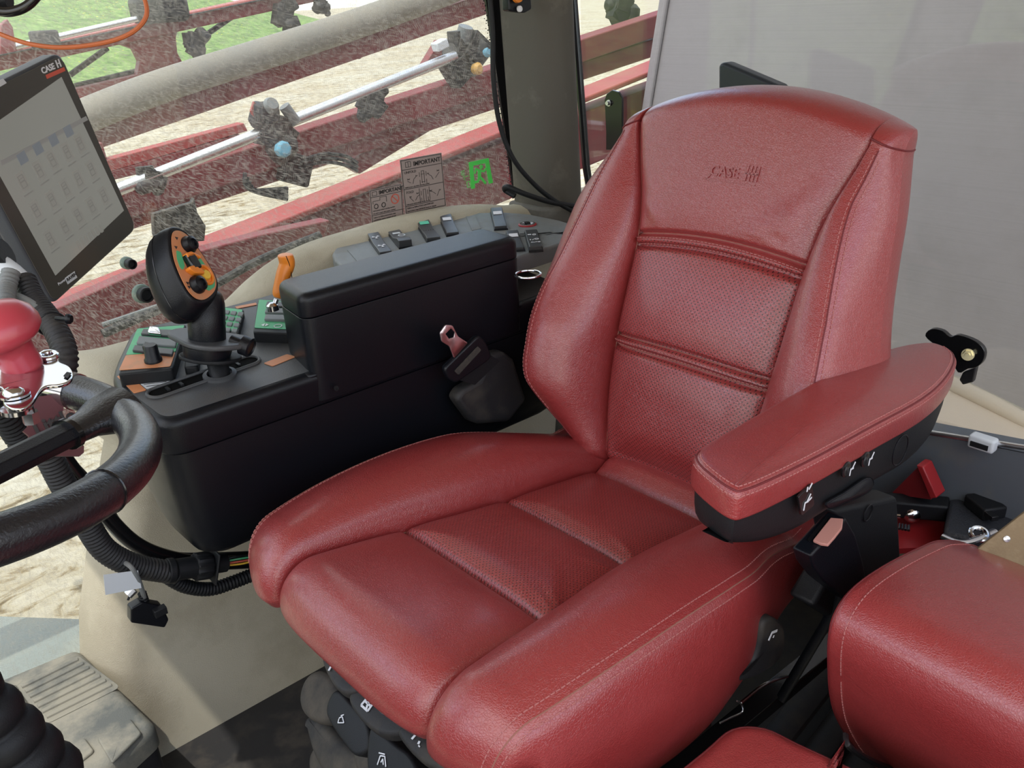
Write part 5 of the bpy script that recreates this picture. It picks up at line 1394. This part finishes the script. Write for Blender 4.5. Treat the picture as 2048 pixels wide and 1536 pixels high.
dx = (c4-c3).normalized(); dl = (c1-c2).normalized()
ring = [c2, c3]+[c3.lerp(c4, t) for t in (.35, .7, 1)]+[c4+dx*.35]+[c4+dx*.35+dl*.5]+[c1+dl*.5]+[c1+dl*.25, c1+dl*.1, c1]
ring = dens(catmull(ring, 4, closed=True), .02)
pv, pf_ = g_pad(ring, (0, 0, 1), .08, .022, rb=.02, dome=.0)
bc_ = obj('cushion', (pv, pf_), RED, bud, smooth=180, uv=[(v.x, v.y) for v in pv])
L = len(ring)
obj('piping', g_tube(pv[8*L:9*L], .0016, 8, closed=True), PIPING, bc_)
obj('hinge_bracket', g_tube(catmull([at_y(1690, 1470, -.42), at_y(1700, 1495, -.43), at_y(1760, 1530, -.44), at_y(1850, 1560, -.45)], 5), .004, 8), STEELB, bud)
obj('base', g_box((.18, -.78, -.30), (.25, .60, .25)), BLKD, bud, bevel=.02)
# ================================================================ things behind the armrest
def rx(x, y, X=.60): return at_x(x, y, X)
# black strut bracket with bolt right of the armrest
br = thing('window_bracket', 'black steel latch bracket with hex bolt on the rear window beside armrest', 'bracket', at_x(1930, 710, .72))
pl_ = catmull([at_x(x, y, .72) for x, y in [(1850, 672), (1862, 658), (1885, 662), (1900, 674), (1916, 670), (1950, 682), (1968, 700), (1966, 722), (1952, 735), (1935, 738), (1915, 745), (1895, 705), (1870, 690)]], 3, closed=True)
obj('plate', g_prism(pl_, (.010, 0, 0)), GLOSSB, br, bevel=.001)
c = at_x(1936, 709, .718)
obj('hex_bolt', [g_lathe([(.010, 0), (.010, .002)], c, (-1, -.3, .2), 20), g_lathe([(.0078, .002), (.0078, .009)], c, (-1, -.3, .2), 6), g_lathe([(.0045, .009), (.004, .013)], c, (-1, -.3, .2), 12)], mat('yellow zinc', (.75, .68, .42), .3, metal=1), br, smooth=30)
obj('strut_arm', g_prism([at_x(x, y, .725) for x, y in [(1925, 745), (1952, 735), (1945, 765), (1925, 770), (1918, 760)]], (.012, 0, 0)), STEELB, br, bevel=.002)
# strap near the left shoulder of the seat
sb_ = thing('strap_bracket', 'black rounded steel strap with bolt seen over the seat shoulder', 'bracket', at_x(1226, 250, .80))
pl_ = [at_x(x, y, .852) for x, y in [(1212, 262), (1209, 200), (1213, 188), (1224, 180), (1237, 184), (1244, 196), (1244, 300), (1212, 300)]]
obj('strap', g_prism(pl_, (.006, 0, 0)), GLOSSB, sb_, bevel=.001)
c = at_x(1218, 206, .851); obj('bolt', [g_lathe([(.0075, 0), (.0075, .002)], c, (-1, 0, 0), 16), g_lathe([(.0052, .002), (.005, .008)], c, (-1, 0, 0), 6)], STEEL, sb_)
# black folded visor behind the headrest
hv = [at_x(x, y, .70) for x, y in [(1436, 128), (1447, 124), (1560, 172), (1560, 640), (1436, 640)]]
tag(obj('rear_headrest_flap', g_prism(hv, (.03, 0, 0)), mat('navy vinyl', (.020, .026, .034), .4), bevel=.008), 'dark navy padded flap poking up behind the driver seat top', 'flap')
# lower right: tray with channel, bar with clip
tr = thing('storage_tray', 'slate grey metal tray wall with rolled lip below the rear window', 'tray', at_x(1950, 950, .60))
tp_ = [at_x(x, y, .62) for x, y in [(1845, 862), (1900, 878), (2060, 905)]]
A = tp_[0]; B = tp_[2]; D_ = (B-A).normalized()
A2 = A-D_*.25; B2 = B+D_*.4
obj('tray_wall', g_prism([A2, B2, B2+V((0, 0, -.16)), A2+V((0, 0, -.16))], (.008, 0, 0)), SLATE, tr, bevel=.002)
obj('tray_lip', g_prism([A2, B2, B2+V((.035, 0, .004)), A2+V((.035, 0, .004))], (0, 0, -.004)), SLATE, tr, bevel=.001)
cl = at_x(1966, 885, .60)
clp = thing('clamp_clip', 'small grey square clip on the silver rod by the rear window', 'clip', cl)
obj('clip_body', g_box(cl, (.02, .038, .022)), WLABEL, clp, bevel=.004); obj('clip_opening', g_box(cl+V((-.009, .001, -.002)), (.006, .026, .008)), BLKM, clp)
obj('silver_rod', g_tube([at_x(1840, 862, .61), at_x(2080, 900, .61)], .0045, 12), STEEL, clp)
# red tool tray and black tool box
tb = thing('tool_box', 'black plastic toolbox with knurled corner and latch below the tray', 'toolbox', at_x(1900, 1020, .52))
P1_, P2_ = at_z(1775, 990, -.12), at_z(1905, 1000, -.12); 
def tz(x, y, z=-.10): return at_z(x, y, z)
rim = [tz(1770, 985), tz(1880, 993), tz(2050, 1000), tz(2100, 1030), tz(2100, 1075), tz(1890, 1065), tz(1885, 1008), tz(1770, 1004)]
obj('tool_box_rim', g_prism([tz(x, y) for x, y in [(1770, 983), (1900, 992), (1898, 1014), (1770, 1003)]], (0, 0, -.03)), BLKM, tb, bevel=.004)
obj('corner_block', g_prism([tz(x, y) for x, y in [(1898, 998), (1925, 994), (2020, 1000), (2110, 1040), (2110, 1110), (1888, 1066)]], (0, 0, -.06)), CARBON, tb, bevel=.006)
obj('latch', g_box(tz(1970, 1012, -.09), (.04, .05, .022), R=Matrix.Rotation(-.55, 3, 'Z')), BLKM, tb, bevel=.004)
obj('latch_recess', g_box(tz(1972, 1023, -.086), (.012, .044, .008), R=Matrix.Rotation(-.55, 3, 'Z')), GLOSSB, tb, bevel=.001)
obj('floor_of_box', g_prism([tz(x, y, -.15) for x, y in [(1750, 960), (1920, 960), (2100, 1080), (1750, 1100)]], (0, 0, -.01)), REDT, tb)
rt_ = obj('red_tray', g_prism([at_x(x, y, .56) for x, y in [(1832, 930), (1846, 934), (1874, 996), (1860, 998)]], (.03, 0, 0)), REDT, bevel=.002)
obj('red_side', g_prism([at_x(x, y, .575) for x, y in [(1782, 988), (1834, 936), (1862, 999)]], (.012, 0, 0)), mat('dark red panel', (.22, .015, .018), .5), rt_)
tag(rt_, 'bright red slanting metal edge behind the armrest post', 'tray')
def spanner(lab, pts, r, head, hr):
    t = thing('spanner', lab, 'spanner', head)
    obj('handle', g_tube(catmull(pts, 5), r, 10, flat=.6), CHROME, t)
    n = V((-.3, -.2, 1)).normalized(); e1, e2, _ = basis(n)
    obj('ring_end', g_tube([head+e1*math.cos(2*PI*k/24)*hr+e2*math.sin(2*PI*k/24)*hr for k in range(24)], hr*.35, 10, closed=True), CHROME, t)
spanner('polished ring spanner lying on the black toolbox edge by the board', [at_z(1885, 1072, -.06), at_z(1915, 1084, -.06), at_z(1945, 1082, -.06), at_z(1990, 1062, -.06)], .006, at_z(1958, 1068, -.058), .011)
sk = thing('socket_wrench', 'chrome tool head with splined end inside the red lined toolbox', 'wrench', at_z(1812, 1035, -.12))
obj('handle', g_tube([at_z(1770, 1030, -.12), at_z(1800, 1032, -.12)], .004, 10), CHROME, sk)
obj('head', g_lathe([(.004, 0), (.012, .004), (.015, .012), (.013, .022), (.009, .026)], at_z(1806, 1030, -.125), (.6, -.5, .1), 20), CHROME, sk)
for k in range(4): obj('prong', g_tube([at_z(1800+k*6, 1048+k, -.115), at_z(1799+k*6, 1058+k, -.115)], .0022, 8), CHROME, sk)
bo = thing('tan_board', 'brown fibre board with one metal rivet leaning at the right edge', 'board', at_x(2010, 1070, .35))
nb_ = V((-.7, -.5, .5)).normalized(); pb0 = at_x(2000, 1090, .36)
obj('board', g_prism([on_plane(x, y, pb0, nb_) for x, y in [(1955, 1098), (2070, 1008), (2110, 1030), (2110, 1190), (2040, 1130)]], -nb_*.008), TAN, bo, bevel=.001)
obj('rivet', g_lathe([(.0045, 0), (.004, .0015), (.0003, .003)], on_plane(2013, 1078, pb0, nb_), nb_, 18), STEEL, bo)
tag(obj('wire_bundle', [g_tube(catmull([at_x(1870+k*2, 858+k*3, .70), at_x(1900, 868-k*3, .70), at_x(1925, 862+k*2, .70), at_x(1960+6*k, 872+k*2, .70)], 5), .003, 8) for k in range(4)], BLKM), 'small bundle of black wires on the beige rear ledge', 'wires')
tag(obj('seat_belt_strap', g_tube(catmull([at_y(1760, 1000, -.25), at_y(1775, 1060, -.27), at_y(1772, 1130, -.29), at_y(1745, 1200, -.30)], 6), .022, 10, flat=.12), mat('navy webbing', (.018, .022, .032), .8, bump=(900, .8))), 'dark navy belt webbing hanging behind the armrest post', 'strap')
# ================================================================ outside
# ---- field
def ground_mat():
    m = bpy.data.materials.new('stubble field'); m.use_nodes = True; nt = m.node_tree; b = nt.nodes['Principled BSDF']; L = nt.links.new
    b.inputs['Roughness'].default_value = .95; b.inputs['Specular IOR Level'].default_value = .1
    tc = N(nt, 'ShaderNodeTexCoord')
    mp = N(nt, 'ShaderNodeMapping'); mp.inputs['Rotation'].default_value = (0, 0, .9); mp.inputs['Scale'].default_value = (3, 6.5, 1); L(tc.outputs['Object'], mp.inputs[0])
    n1 = N(nt, 'ShaderNodeTexNoise'); n1.inputs['Scale'].default_value = 1.1; n1.inputs['Detail'].default_value = 9; n1.inputs['Roughness'].default_value = .72; n1.inputs['Distortion'].default_value = 1.2
    L(mp.outputs[0], n1.inputs['Vector'])
    n2 = N(nt, 'ShaderNodeTexNoise'); n2.inputs['Scale'].default_value = .5; n2.inputs['Detail'].default_value = 3; L(tc.outputs['Object'], n2.inputs['Vector'])
    r = N(nt, 'ShaderNodeValToRGB'); e = r.color_ramp.elements
    e[0].position = .34; e[0].color = (.12, .09, .05, 1); e[1].position = .47; e[1].color = (.40, .365, .28, 1)
    x = r.color_ramp.elements.new(.41); x.color = (.26, .21, .13, 1); x = r.color_ramp.elements.new(.62); x.color = (.48, .455, .38, 1)
    L(n1.outputs['Fac'], r.inputs[0])
    mx = N(nt, 'ShaderNodeMix', data_type='RGBA', blend_type='MULTIPLY'); mx.inputs[0].default_value = .5
    L(r.outputs[0], mx.inputs[6]); r3 = N(nt, 'ShaderNodeValToRGB'); r3.color_ramp.elements[0].position = .35; r3.color_ramp.elements[0].color = (.80, .70, .55, 1); r3.color_ramp.elements[1].position = .6; r3.color_ramp.elements[1].color = (1, 1, 1, 1)
    L(n2.outputs['Fac'], r3.inputs[0]); L(r3.outputs[0], mx.inputs[7]); L(mx.outputs[2], b.inputs['Base Color'])
    return m
GZ = -1.5
vs = []; fs = []; nx_, ny_ = 60, 60
def gh(x, y):
    d = math.hypot(x-CAM_C.x, y-CAM_C.y)
    return GZ
struct(obj('ground', ([(-200, -100, GZ), (350, -100, GZ), (350, 350, GZ), (-200, 350, GZ)], [(0, 1, 2, 3)]), ground_mat(), smooth=0))
def grass_mat():
    m = bpy.data.materials.new('weedy grass'); m.use_nodes = True; nt = m.node_tree; b = nt.nodes['Principled BSDF']; L = nt.links.new
    b.inputs['Roughness'].default_value = .9; tc = N(nt, 'ShaderNodeTexCoord')
    n1 = N(nt, 'ShaderNodeTexNoise'); n1.inputs['Scale'].default_value = 2.2; n1.inputs['Detail'].default_value = 9; n1.inputs['Roughness'].default_value = .75; L(tc.outputs['Object'], n1.inputs['Vector'])
    r = N(nt, 'ShaderNodeValToRGB'); e = r.color_ramp.elements; e[0].position = .35; e[0].color = (.04, .10, .015, 1); e[1].position = .6; e[1].color = (.20, .30, .08, 1)
    x = r.color_ramp.elements.new(.68); x.color = (.36, .34, .19, 1)
    L(n1.outputs['Fac'], r.inputs[0])
    vo = N(nt, 'ShaderNodeTexVoronoi'); vo.inputs['Scale'].default_value = 3.2; L(tc.outputs['Object'], vo.inputs['Vector'])
    mr = N(nt, 'ShaderNodeMapRange'); mr.inputs['From Min'].default_value = .17; mr.inputs['From Max'].default_value = .12; L(vo.outputs['Distance'], mr.inputs['Value'])
    n3 = N(nt, 'ShaderNodeTexNoise'); n3.inputs['Scale'].default_value = .25; L(tc.outputs['Object'], n3.inputs['Vector'])
    m3 = N(nt, 'ShaderNodeMapRange'); m3.inputs['From Min'].default_value = .48; m3.inputs['From Max'].default_value = .6; L(n3.outputs['Fac'], m3.inputs['Value'])
    mm = N(nt, 'ShaderNodeMath', operation='MULTIPLY'); L(mr.outputs[0], mm.inputs[0]); L(m3.outputs[0], mm.inputs[1])
    mx = N(nt, 'ShaderNodeMix', data_type='RGBA'); L(mm.outputs[0], mx.inputs[0]); L(r.outputs[0], mx.inputs[6]); mx.inputs[7].default_value = (.75, .62, .03, 1)
    L(mx.outputs[2], b.inputs['Base Color']); return m
# weedy bank beyond the stubble, rising to the left
e0 = at_z(60, 230, GZ); e1 = at_z(640, 85, GZ)
ed = (e1-e0).normalized(); en = V((-ed.y, ed.x, 0)); en = en if en.y > 0 else -en
vs = []; fs = []; NXg, NYg = 80, 14
for i in range(NXg+1):
    for j in range(NYg+1):
        s = -30+((e1-e0).length+50)*i/NXg; t = [0, .6, 1.5, 3, 5, 7, 9, 12, 15, 18, 22, 26, 32, 40, 50][j]
        wob = .8*math.sin(s*.8)+.5*math.sin(s*2.1+1)
        p = e0+ed*s+en*(t+wob*(1 if j == 0 else .3))
        vs.append(V((p.x, p.y, GZ+.02+.24*t+.12*math.sin(s*1.3+t)+(.05*math.sin(s*7+t*5)))))
for i in range(NXg):
    for j in range(NYg): a = i*(NYg+1)+j; fs.append((a, a+NYg+1, a+NYg+2, a+1))
tag(obj('weedy_bank', (vs, fs), grass_mat(), smooth=180), 'green weedy grass with yellow flowers beyond the stubble field', 'grass', kind='stuff')
# ---- boom arms: each is built at its own distance beside the cab
def bar(name, lab, Y, p0, p1, thick_px, depth, m, parent=None, ext=(0, 0), shift=0, box=True, r=None):
    a = at_y(*p0, Y); b = at_y(*p1, Y); d = (b-a).normalized()
    t = abs((at_y(p0[0], p0[1]+thick_px, Y)-a).z)*abs(d.x)
    a = a-d*ext[0]; b = b+d*ext[1]
    if box: g = g_beam(a, b, depth, t)
    else: g = g_tube([a, b], t/2, 20)
    o = obj(name, g, m, parent, bevel=(.006 if box else 0))
    return o
Y4 = 1.55
fr4 = thing('boom_section', 'wide red lower boom beam running diagonally just outside the window', 'boom', at_y(700, 400, Y4))
bar('main_beam', '', Y4, (130, 680), (1260, 235), 150, .10, BOOMR, fr4, ext=(1.2, .6))
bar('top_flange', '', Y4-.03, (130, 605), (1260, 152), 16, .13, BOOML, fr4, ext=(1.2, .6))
q = [at_y(x, y, Y4-.05) for x, y in [(305, 408), (398, 398), (410, 470), (395, 485), (312, 470)]]
tag(obj('mud_flap', g_prism([at_y(x, y, 1.45) for x, y in [(306, 428), (384, 405), (389, 396), (395, 425), (412, 452), (409, 482), (318, 490), (309, 470)]], (0, .02, 0)), DUSTG, bevel=.002), 'dark dusty square bracket standing above the lower boom beam', 'bracket')
Y3 = 2.0
fr3 = thing('boom_section', 'middle red boom section carrying a bright galvanised spray pipe', 'boom', at_y(600, 300, Y3))
bar('main_beam', '', Y3, (230, 408), (1130, 108), 62, .09, BOOMR, fr3, ext=(1.2, 1.6))
bar('lower_rail', '', Y3+.02, (230, 440), (1130, 150), 50, .06, BOOMR, fr3, ext=(1.2, 1.6))
o = bar('spray_pipe', '', Y3-.10, (240, 378), (910, 112), 27, .03, STEEL, fr3, ext=(.8, .0), box=False)
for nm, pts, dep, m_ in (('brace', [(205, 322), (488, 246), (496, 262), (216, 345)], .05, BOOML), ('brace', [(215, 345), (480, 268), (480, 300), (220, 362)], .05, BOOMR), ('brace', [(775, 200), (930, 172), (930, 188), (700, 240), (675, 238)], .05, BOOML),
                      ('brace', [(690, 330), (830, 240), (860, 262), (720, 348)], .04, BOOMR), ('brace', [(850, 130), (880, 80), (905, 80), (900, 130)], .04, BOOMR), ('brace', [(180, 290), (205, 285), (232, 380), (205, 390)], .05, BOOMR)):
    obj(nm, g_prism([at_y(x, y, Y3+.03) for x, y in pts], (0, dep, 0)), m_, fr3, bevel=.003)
def blob(px, Y, r, m, parent, name='fitting', n=5, seed=0):
    random.seed(seed); c = at_y(*px, Y); g = []
    for k in range(n):
        d = V((random.uniform(-1, 1), random.uniform(-.4, .2), random.uniform(-1, 1)))
        ax_ = V((random.uniform(-1, 1), random.uniform(-.5, .5), random.uniform(-1, 1))).normalized()
        rr = r*random.uniform(.28, .5)
        if k % 2: g.append(g_lathe([(rr*.9, -rr), (rr, -rr*.8), (rr, rr*.8), (rr*.8, rr), (rr*.5, rr*1.3)], c+d*r*.7, ax_, 14))
        else: g.append(g_box(c+d*r*.6, (rr*1.8, rr*1.4, rr*2.2), R=Matrix.Rotation(random.uniform(-1, 1), 3, 'Y')))
    g.append(g_box(c, (r*1.1, r*.8, r*1.2), R=Matrix.Rotation(.35, 3, 'Y')))
    return obj(name, g, m, parent, bevel=.002)
def nozzle(name, lab, px, Y, r, seed, extra=None):
    t = thing(name, lab, 'nozzle body', at_y(*px, Y))
    blob(px, Y, r, BLKD, t, 'valve_body', 7, seed)
    if extra: extra(t)
    return t
def ex1(t):
    obj('blue_cap', g_lathe([(.022, 0), (.026, .012), (.026, .028), (.018, .034)], at_y(560, 300, Y3-.14), (.1, -1, .2), 8), BLUEC, t, bevel=.002)
    obj('filter_bowl', g_lathe([(.022, -.03), (.024, 0), (.024, .03), (.018, .04)], at_y(537, 218, Y3-.12), (0, -.9, .5), 20), GREYP, t)
    obj('red_tab', g_prism([at_y(x, y, Y3-.12) for x, y in [(502, 222), (508, 203), (518, 212), (524, 240), (512, 244)]], (0, .01, 0)), BOOML, t)
    obj('solenoid', g_tube([at_y(568, 212, Y3-.12), at_y(592, 245, Y3-.12)], .018, 16), GREYP, t)
    obj('lower_block', g_box(at_y(590, 338, Y3-.05), (.10, .06, .10), R=Matrix.Rotation(.4, 3, 'Y')), BLKM, t, bevel=.01)
nozzle('nozzle_cluster', 'large nozzle cluster with light blue cap on the galvanised pipe', (548, 262), Y3-.09, .085, 3, ex1)
nozzle('nozzle_cluster', 'dark nozzle clamp at the middle of the galvanised pipe', (742, 208), Y3-.09, .062, 5)
def ex2(t):
    obj('white_fitting', g_box(at_y(880, 90, Y3-.1), (.05, .04, .03), R=Matrix.Rotation(-.3, 3, 'Y')), WLABEL, t, bevel=.004)
    obj('yellow_cap', g_lathe([(.02, 0), (.022, .02), (.012, .03)], at_y(950, 138, Y3-.12), (0, -1, .1), 12), mat('ochre cap', (.55, .32, .08), .5), t)
    obj('blue_cap', g_lathe([(.02, 0), (.022, .02), (.012, .03)], at_y(968, 103, Y3-.12), (0, -1, .1), 12), BLUEC, t)
    obj('filter_bowl', g_lathe([(.026, -.03), (.028, 0), (.026, .03)], at_y(928, 70, Y3-.1), (.1, -.4, 1), 20), GREYP, t)
nozzle('nozzle_cluster', 'nozzle cluster with white yellow and blue fittings next to the pillar', (925, 115), Y3-.08, .09, 8, ex2)
nozzle('nozzle_cluster', 'grey pipe clamp near the monitor on the galvanised pipe', (303, 358), Y3-.1, .045, 11)
for k in range(4):
    pts = [at_y(x, y, 1.9) for x, y in [(590, 350+k*4), (545, 345+k*12), (500, 372+k*6), (495-k*3, 340+k*10), (520, 345+k*6)]]
    tag(obj('boom_hose', g_tube(catmull([at_y(490+k*4, 345+k*9, 1.85), at_y(492+k*6, 372+k*3, 1.85), at_y(520+k*5, 386-k*2, 1.85), at_y(575, 398-k*7, 1.85)], 6), .007, 8), BLKM), 'black spray hose looping beneath the blue capped nozzle cluster', 'hose', 'spray hoses below the nozzle cluster')
for k in range(3):
    tag(obj('boom_hose', g_tube(catmull([at_y(610, 318+k*7, 1.85), at_y(650, 308+k*8, 1.85), at_y(690, 312+k*9, 1.85), at_y(715, 326+k*8, 1.85)], 6), .006, 8), BLKM), 'black spray hose arching right of the blue capped nozzle cluster', 'hose', 'spray hoses right of the nozzle cluster')
Y2 = 2.6
fr2 = thing('boom_section', 'long dusty beige pipe with red beam beneath it crossing the window', 'boom', at_y(400, 150, Y2))
pth = [at_y(x, y, Y2-.1) for x, y in [(-120, 345), (60, 283), (180, 228), (330, 170), (520, 110), (700, 52), (860, -5), (1080, -90), (1400, -190)]]
obj('dusty_pipe', g_tube(catmull(pth, 6), .056, 24), BOOMP, fr2)
bar('main_beam', '', Y2, (190, 268), (960, 8), 52, .10, BOOMR, fr2, ext=(1.0, 2.5))
for (x, y) in ((690, 118), (712, 112)): obj('lug', g_lathe([(.02, -.02), (.02, .02)], at_y(x, y-4, Y2), (0, 1, 0), 16), BOOMR, fr2)
Y1 = 3.4
fr1 = thing('boom_section', 'farthest red boom section with cut out gusset plates at top left', 'boom', at_y(250, 80, Y1))
bar('upper_beam', '', Y1, (-80, 140), (620, -10), 34, .10, BOOMR, fr1, ext=(.6, 3.5))
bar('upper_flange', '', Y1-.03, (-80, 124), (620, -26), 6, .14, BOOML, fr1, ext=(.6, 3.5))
bar('feed_pipe', '', Y1-.12, (-80, 118), (290, 34), 14, .03, STEEL, fr1, ext=(.6, .0), box=False)
bar('feed_pipe', '', Y1-.16, (-80, 128), (560, -8), 4, .03, GLOSSB, fr1, ext=(.6, .0), box=False)
bar('lower_beam', '', Y1, (150, 190), (620, 80), 26, .08, BOOMR, fr1, ext=(1, .4))
# gusset with concave sides
gp_ = [(225, 82), (360, 48), (352, 75), (355, 105), (368, 130), (372, 145), (262, 172), (275, 150), (280, 122), (268, 98), (240, 88)]
obj('gusset_plate', g_prism([at_y(x, y, Y1-.02) for x, y in gp_], (0, .05, 0)), BOOMR, fr1, bevel=.003)
for a, b in (((140, 150), (215, 96)), ((150, 172), (275, 142)), ((400, 78), (470, 30))): obj('stay_rod', g_tube([at_y(*a, Y1+.05), at_y(*b, Y1+.05)], .012, 8), BLKM, fr1)
obj('pivot_block', g_box(at_y(318, 18, Y1-.1), (.22, .15, .11)), BLKM, fr1, bevel=.03)
for px, s, sd in (((392, 84), .062, 21), ((565, 32), .075, 22), ((640, 12), .05, 25)):
    nozzle('nozzle_cluster', {21: 'dark nozzle cluster hanging right of the far gusset plate', 22: 'dark nozzle cluster at the top centre left of the window', 25: 'small dark nozzle cluster at the very top of the window'}[sd], px, Y1-.1, s, sd)
# short red post and clamp, top left
obj('post', g_prism([at_y(x, y, Y1-.15) for x, y in [(2, 50), (15, 38), (26, 55), (34, 104), (0, 110)]], (0, .05, 0)), BOOMR, fr1, bevel=.003)
tag(obj('hose_clamp', g_box(at_y(90, 80, Y1-.2), (.10, .06, .07)), BLKD, bevel=.01), 'dark block clamp on the far feed pipe above the monitor', 'clamp')
# near things seen low through the glass: wheel fender edge and frame
lf = thing('boom_cradle', 'dark brown frame parts low behind the joystick outside the window', 'frame', at_y(300, 640, 1.3))
obj('cradle_plate', g_prism([at_y(x, y, 1.30) for x, y in [(60, 640), (330, 520), (520, 470), (660, 440), (640, 520), (470, 600), (300, 700), (160, 900), (60, 930)]], (0, .05, 0)), BOOMR, lf, bevel=.004)
obj('hose_run', g_tube(catmull([at_y(205, 668, 1.2), at_y(270, 640, 1.2), at_y(340, 610, 1.2), at_y(420, 575, 1.2), at_y(520, 520, 1.2), at_y(640, 470, 1.2)], 6), .010, 10), BLKM, lf)
obj('hose_run', g_tube(catmull([at_y(205, 650, 1.22), at_y(270, 628, 1.22), at_y(340, 604, 1.22)], 6), .006, 8), GREYP, lf)
sa_, sb2 = at_z(-150, 1226, -.85), at_z(260, 1240, -.85)
tag(obj('step_platform', g_prism([sa_, sb2, V((sb2.x, .90, -.85)), V((sa_.x-.3, .90, -.85))], (0, 0, -.03)), mat('grey green step', (.26, .29, .27), .6, dirt=((.34, .34, .28), .4, 5)), bevel=.005), 'pale grey green step platform outside the lower left window', 'platform')
# ---- right of the pillar, seen through the rear glass: more boom and the tank
nozzle('nozzle_cluster', 'dark nozzle cluster with ochre fitting between pillar and white tank', (1240, 18), 2.3, .09, 31)
TX = 1.70
tl = at_x(1262, 205, TX).y
def tank_mat():
    m = mat('weathered translucent tank', (.29, .268, .285), .42, bump=(30, .15), dirt=((.24, .22, .23), .5, 2.5), spec=.4); return m
tk = thing('spray_tank', 'big pale grey plastic tank filling the rear window behind the seat', 'tank', (TX+.7, -1.0, GZ+.5))
ta = at_x(1258, 230, TX); tb_ = at_x(1296, -20, TX)
lean = (tb_.y-ta.y)/(tb_.z-ta.z)
zs_ = [-1.1, -.4, .0, .6, 1.4, 2.3]
ringt = []
vs = []; fs = []
secn = 24
for z in zs_:
    y0 = ta.y+lean*(z-ta.z)
    poly = rect_pts([(TX, y0, z), (TX, -4.2, z), (TX+2.2, -4.2, z), (TX+2.2, y0, z)], .12, 5)
    vs += poly; nP = len(poly)
for k in range(len(zs_)-1):
    for i in range(nP): fs.append((k*nP+i, k*nP+(i+1) % nP, (k+1)*nP+(i+1) % nP, (k+1)*nP+i))
fs += [tuple(range(nP)), tuple((len(zs_)-1)*nP+i for i in range(nP))]
obj('tank_shell', (vs, fs), tank_mat(), tk, smooth=60)
obj('mould_flange', g_tube([V((TX-.004, ta.y+lean*(z-ta.z)-.09, z)) for z in zs_], .008, 8), tank_mat(), tk)
# ================================================================ light
SUN_DIR = (-.30, -.10, .94)      # towards the sun: high, ahead of the cab
SUN_ROT = math.degrees(math.atan2(SUN_DIR[0], SUN_DIR[1]))
SUN_E = 2.3
SKY_STR = .55
EXPOSURE = .28
cam = bpy.data.cameras.new('camera'); co = bpy.data.objects.new('camera', cam); COL.objects.link(co)
co.matrix_world = Matrix(((CR.x, CU.x, -CF.x, CAM_C.x), (CR.y, CU.y, -CF.y, CAM_C.y), (CR.z, CU.z, -CF.z, CAM_C.z), (0, 0, 0, 1)))
cam.sensor_width = 36; cam.sensor_fit = 'HORIZONTAL'; cam.lens = FPX/2048*36; cam.clip_start = .02; cam.clip_end = 500
scene.camera = co
w = bpy.data.worlds.new('sky'); scene.world = w; w.use_nodes = True; nt = w.node_tree
bg = nt.nodes['Background']; sky = nt.nodes.new('ShaderNodeTexSky'); sky.sky_type = 'NISHITA'
sky.sun_elevation = math.radians(56); sky.sun_rotation = math.radians(SUN_ROT); sky.sun_disc = False; sky.air_density = 1.0; sky.dust_density = 1.2
tcw = nt.nodes.new('ShaderNodeTexCoord'); mpw = nt.nodes.new('ShaderNodeMapping'); mpw.inputs['Scale'].default_value = (1, 1, 2.2)
cn = nt.nodes.new('ShaderNodeTexNoise'); cn.inputs['Scale'].default_value = 2.1; cn.inputs['Detail'].default_value = 6; cn.inputs['Roughness'].default_value = .55
nt.links.new(tcw.outputs['Generated'], mpw.inputs[0]); nt.links.new(mpw.outputs[0], cn.inputs['Vector'])
cm = nt.nodes.new('ShaderNodeMapRange'); cm.inputs['From Min'].default_value = .36; cm.inputs['From Max'].default_value = .54; nt.links.new(cn.outputs['Fac'], cm.inputs['Value'])
cx = nt.nodes.new('ShaderNodeMix'); cx.data_type = 'RGBA'; cx.inputs[7].default_value = (3.6, 3.5, 3.3, 1); nt.links.new(cm.outputs[0], cx.inputs[0]); nt.links.new(sky.outputs[0], cx.inputs[6])
nt.links.new(cx.outputs[2], bg.inputs[0]); bg.inputs[1].default_value = SKY_STR
sl = bpy.data.lights.new('sun', 'SUN'); sl.energy = SUN_E; sl.angle = math.radians(.6); sl.color = (1, .95, .86)
so = bpy.data.objects.new('sun', sl); COL.objects.link(so)
so.rotation_mode = 'QUATERNION'; so.rotation_quaternion = V(SUN_DIR).normalized().to_track_quat('Z', 'Y')
scene.view_settings.view_transform = 'Standard'; scene.view_settings.look = 'None'; scene.view_settings.gamma = 1
scene.view_settings.exposure = EXPOSURE
scene.cycles.max_bounces = 10; scene.cycles.transparent_max_bounces = 16
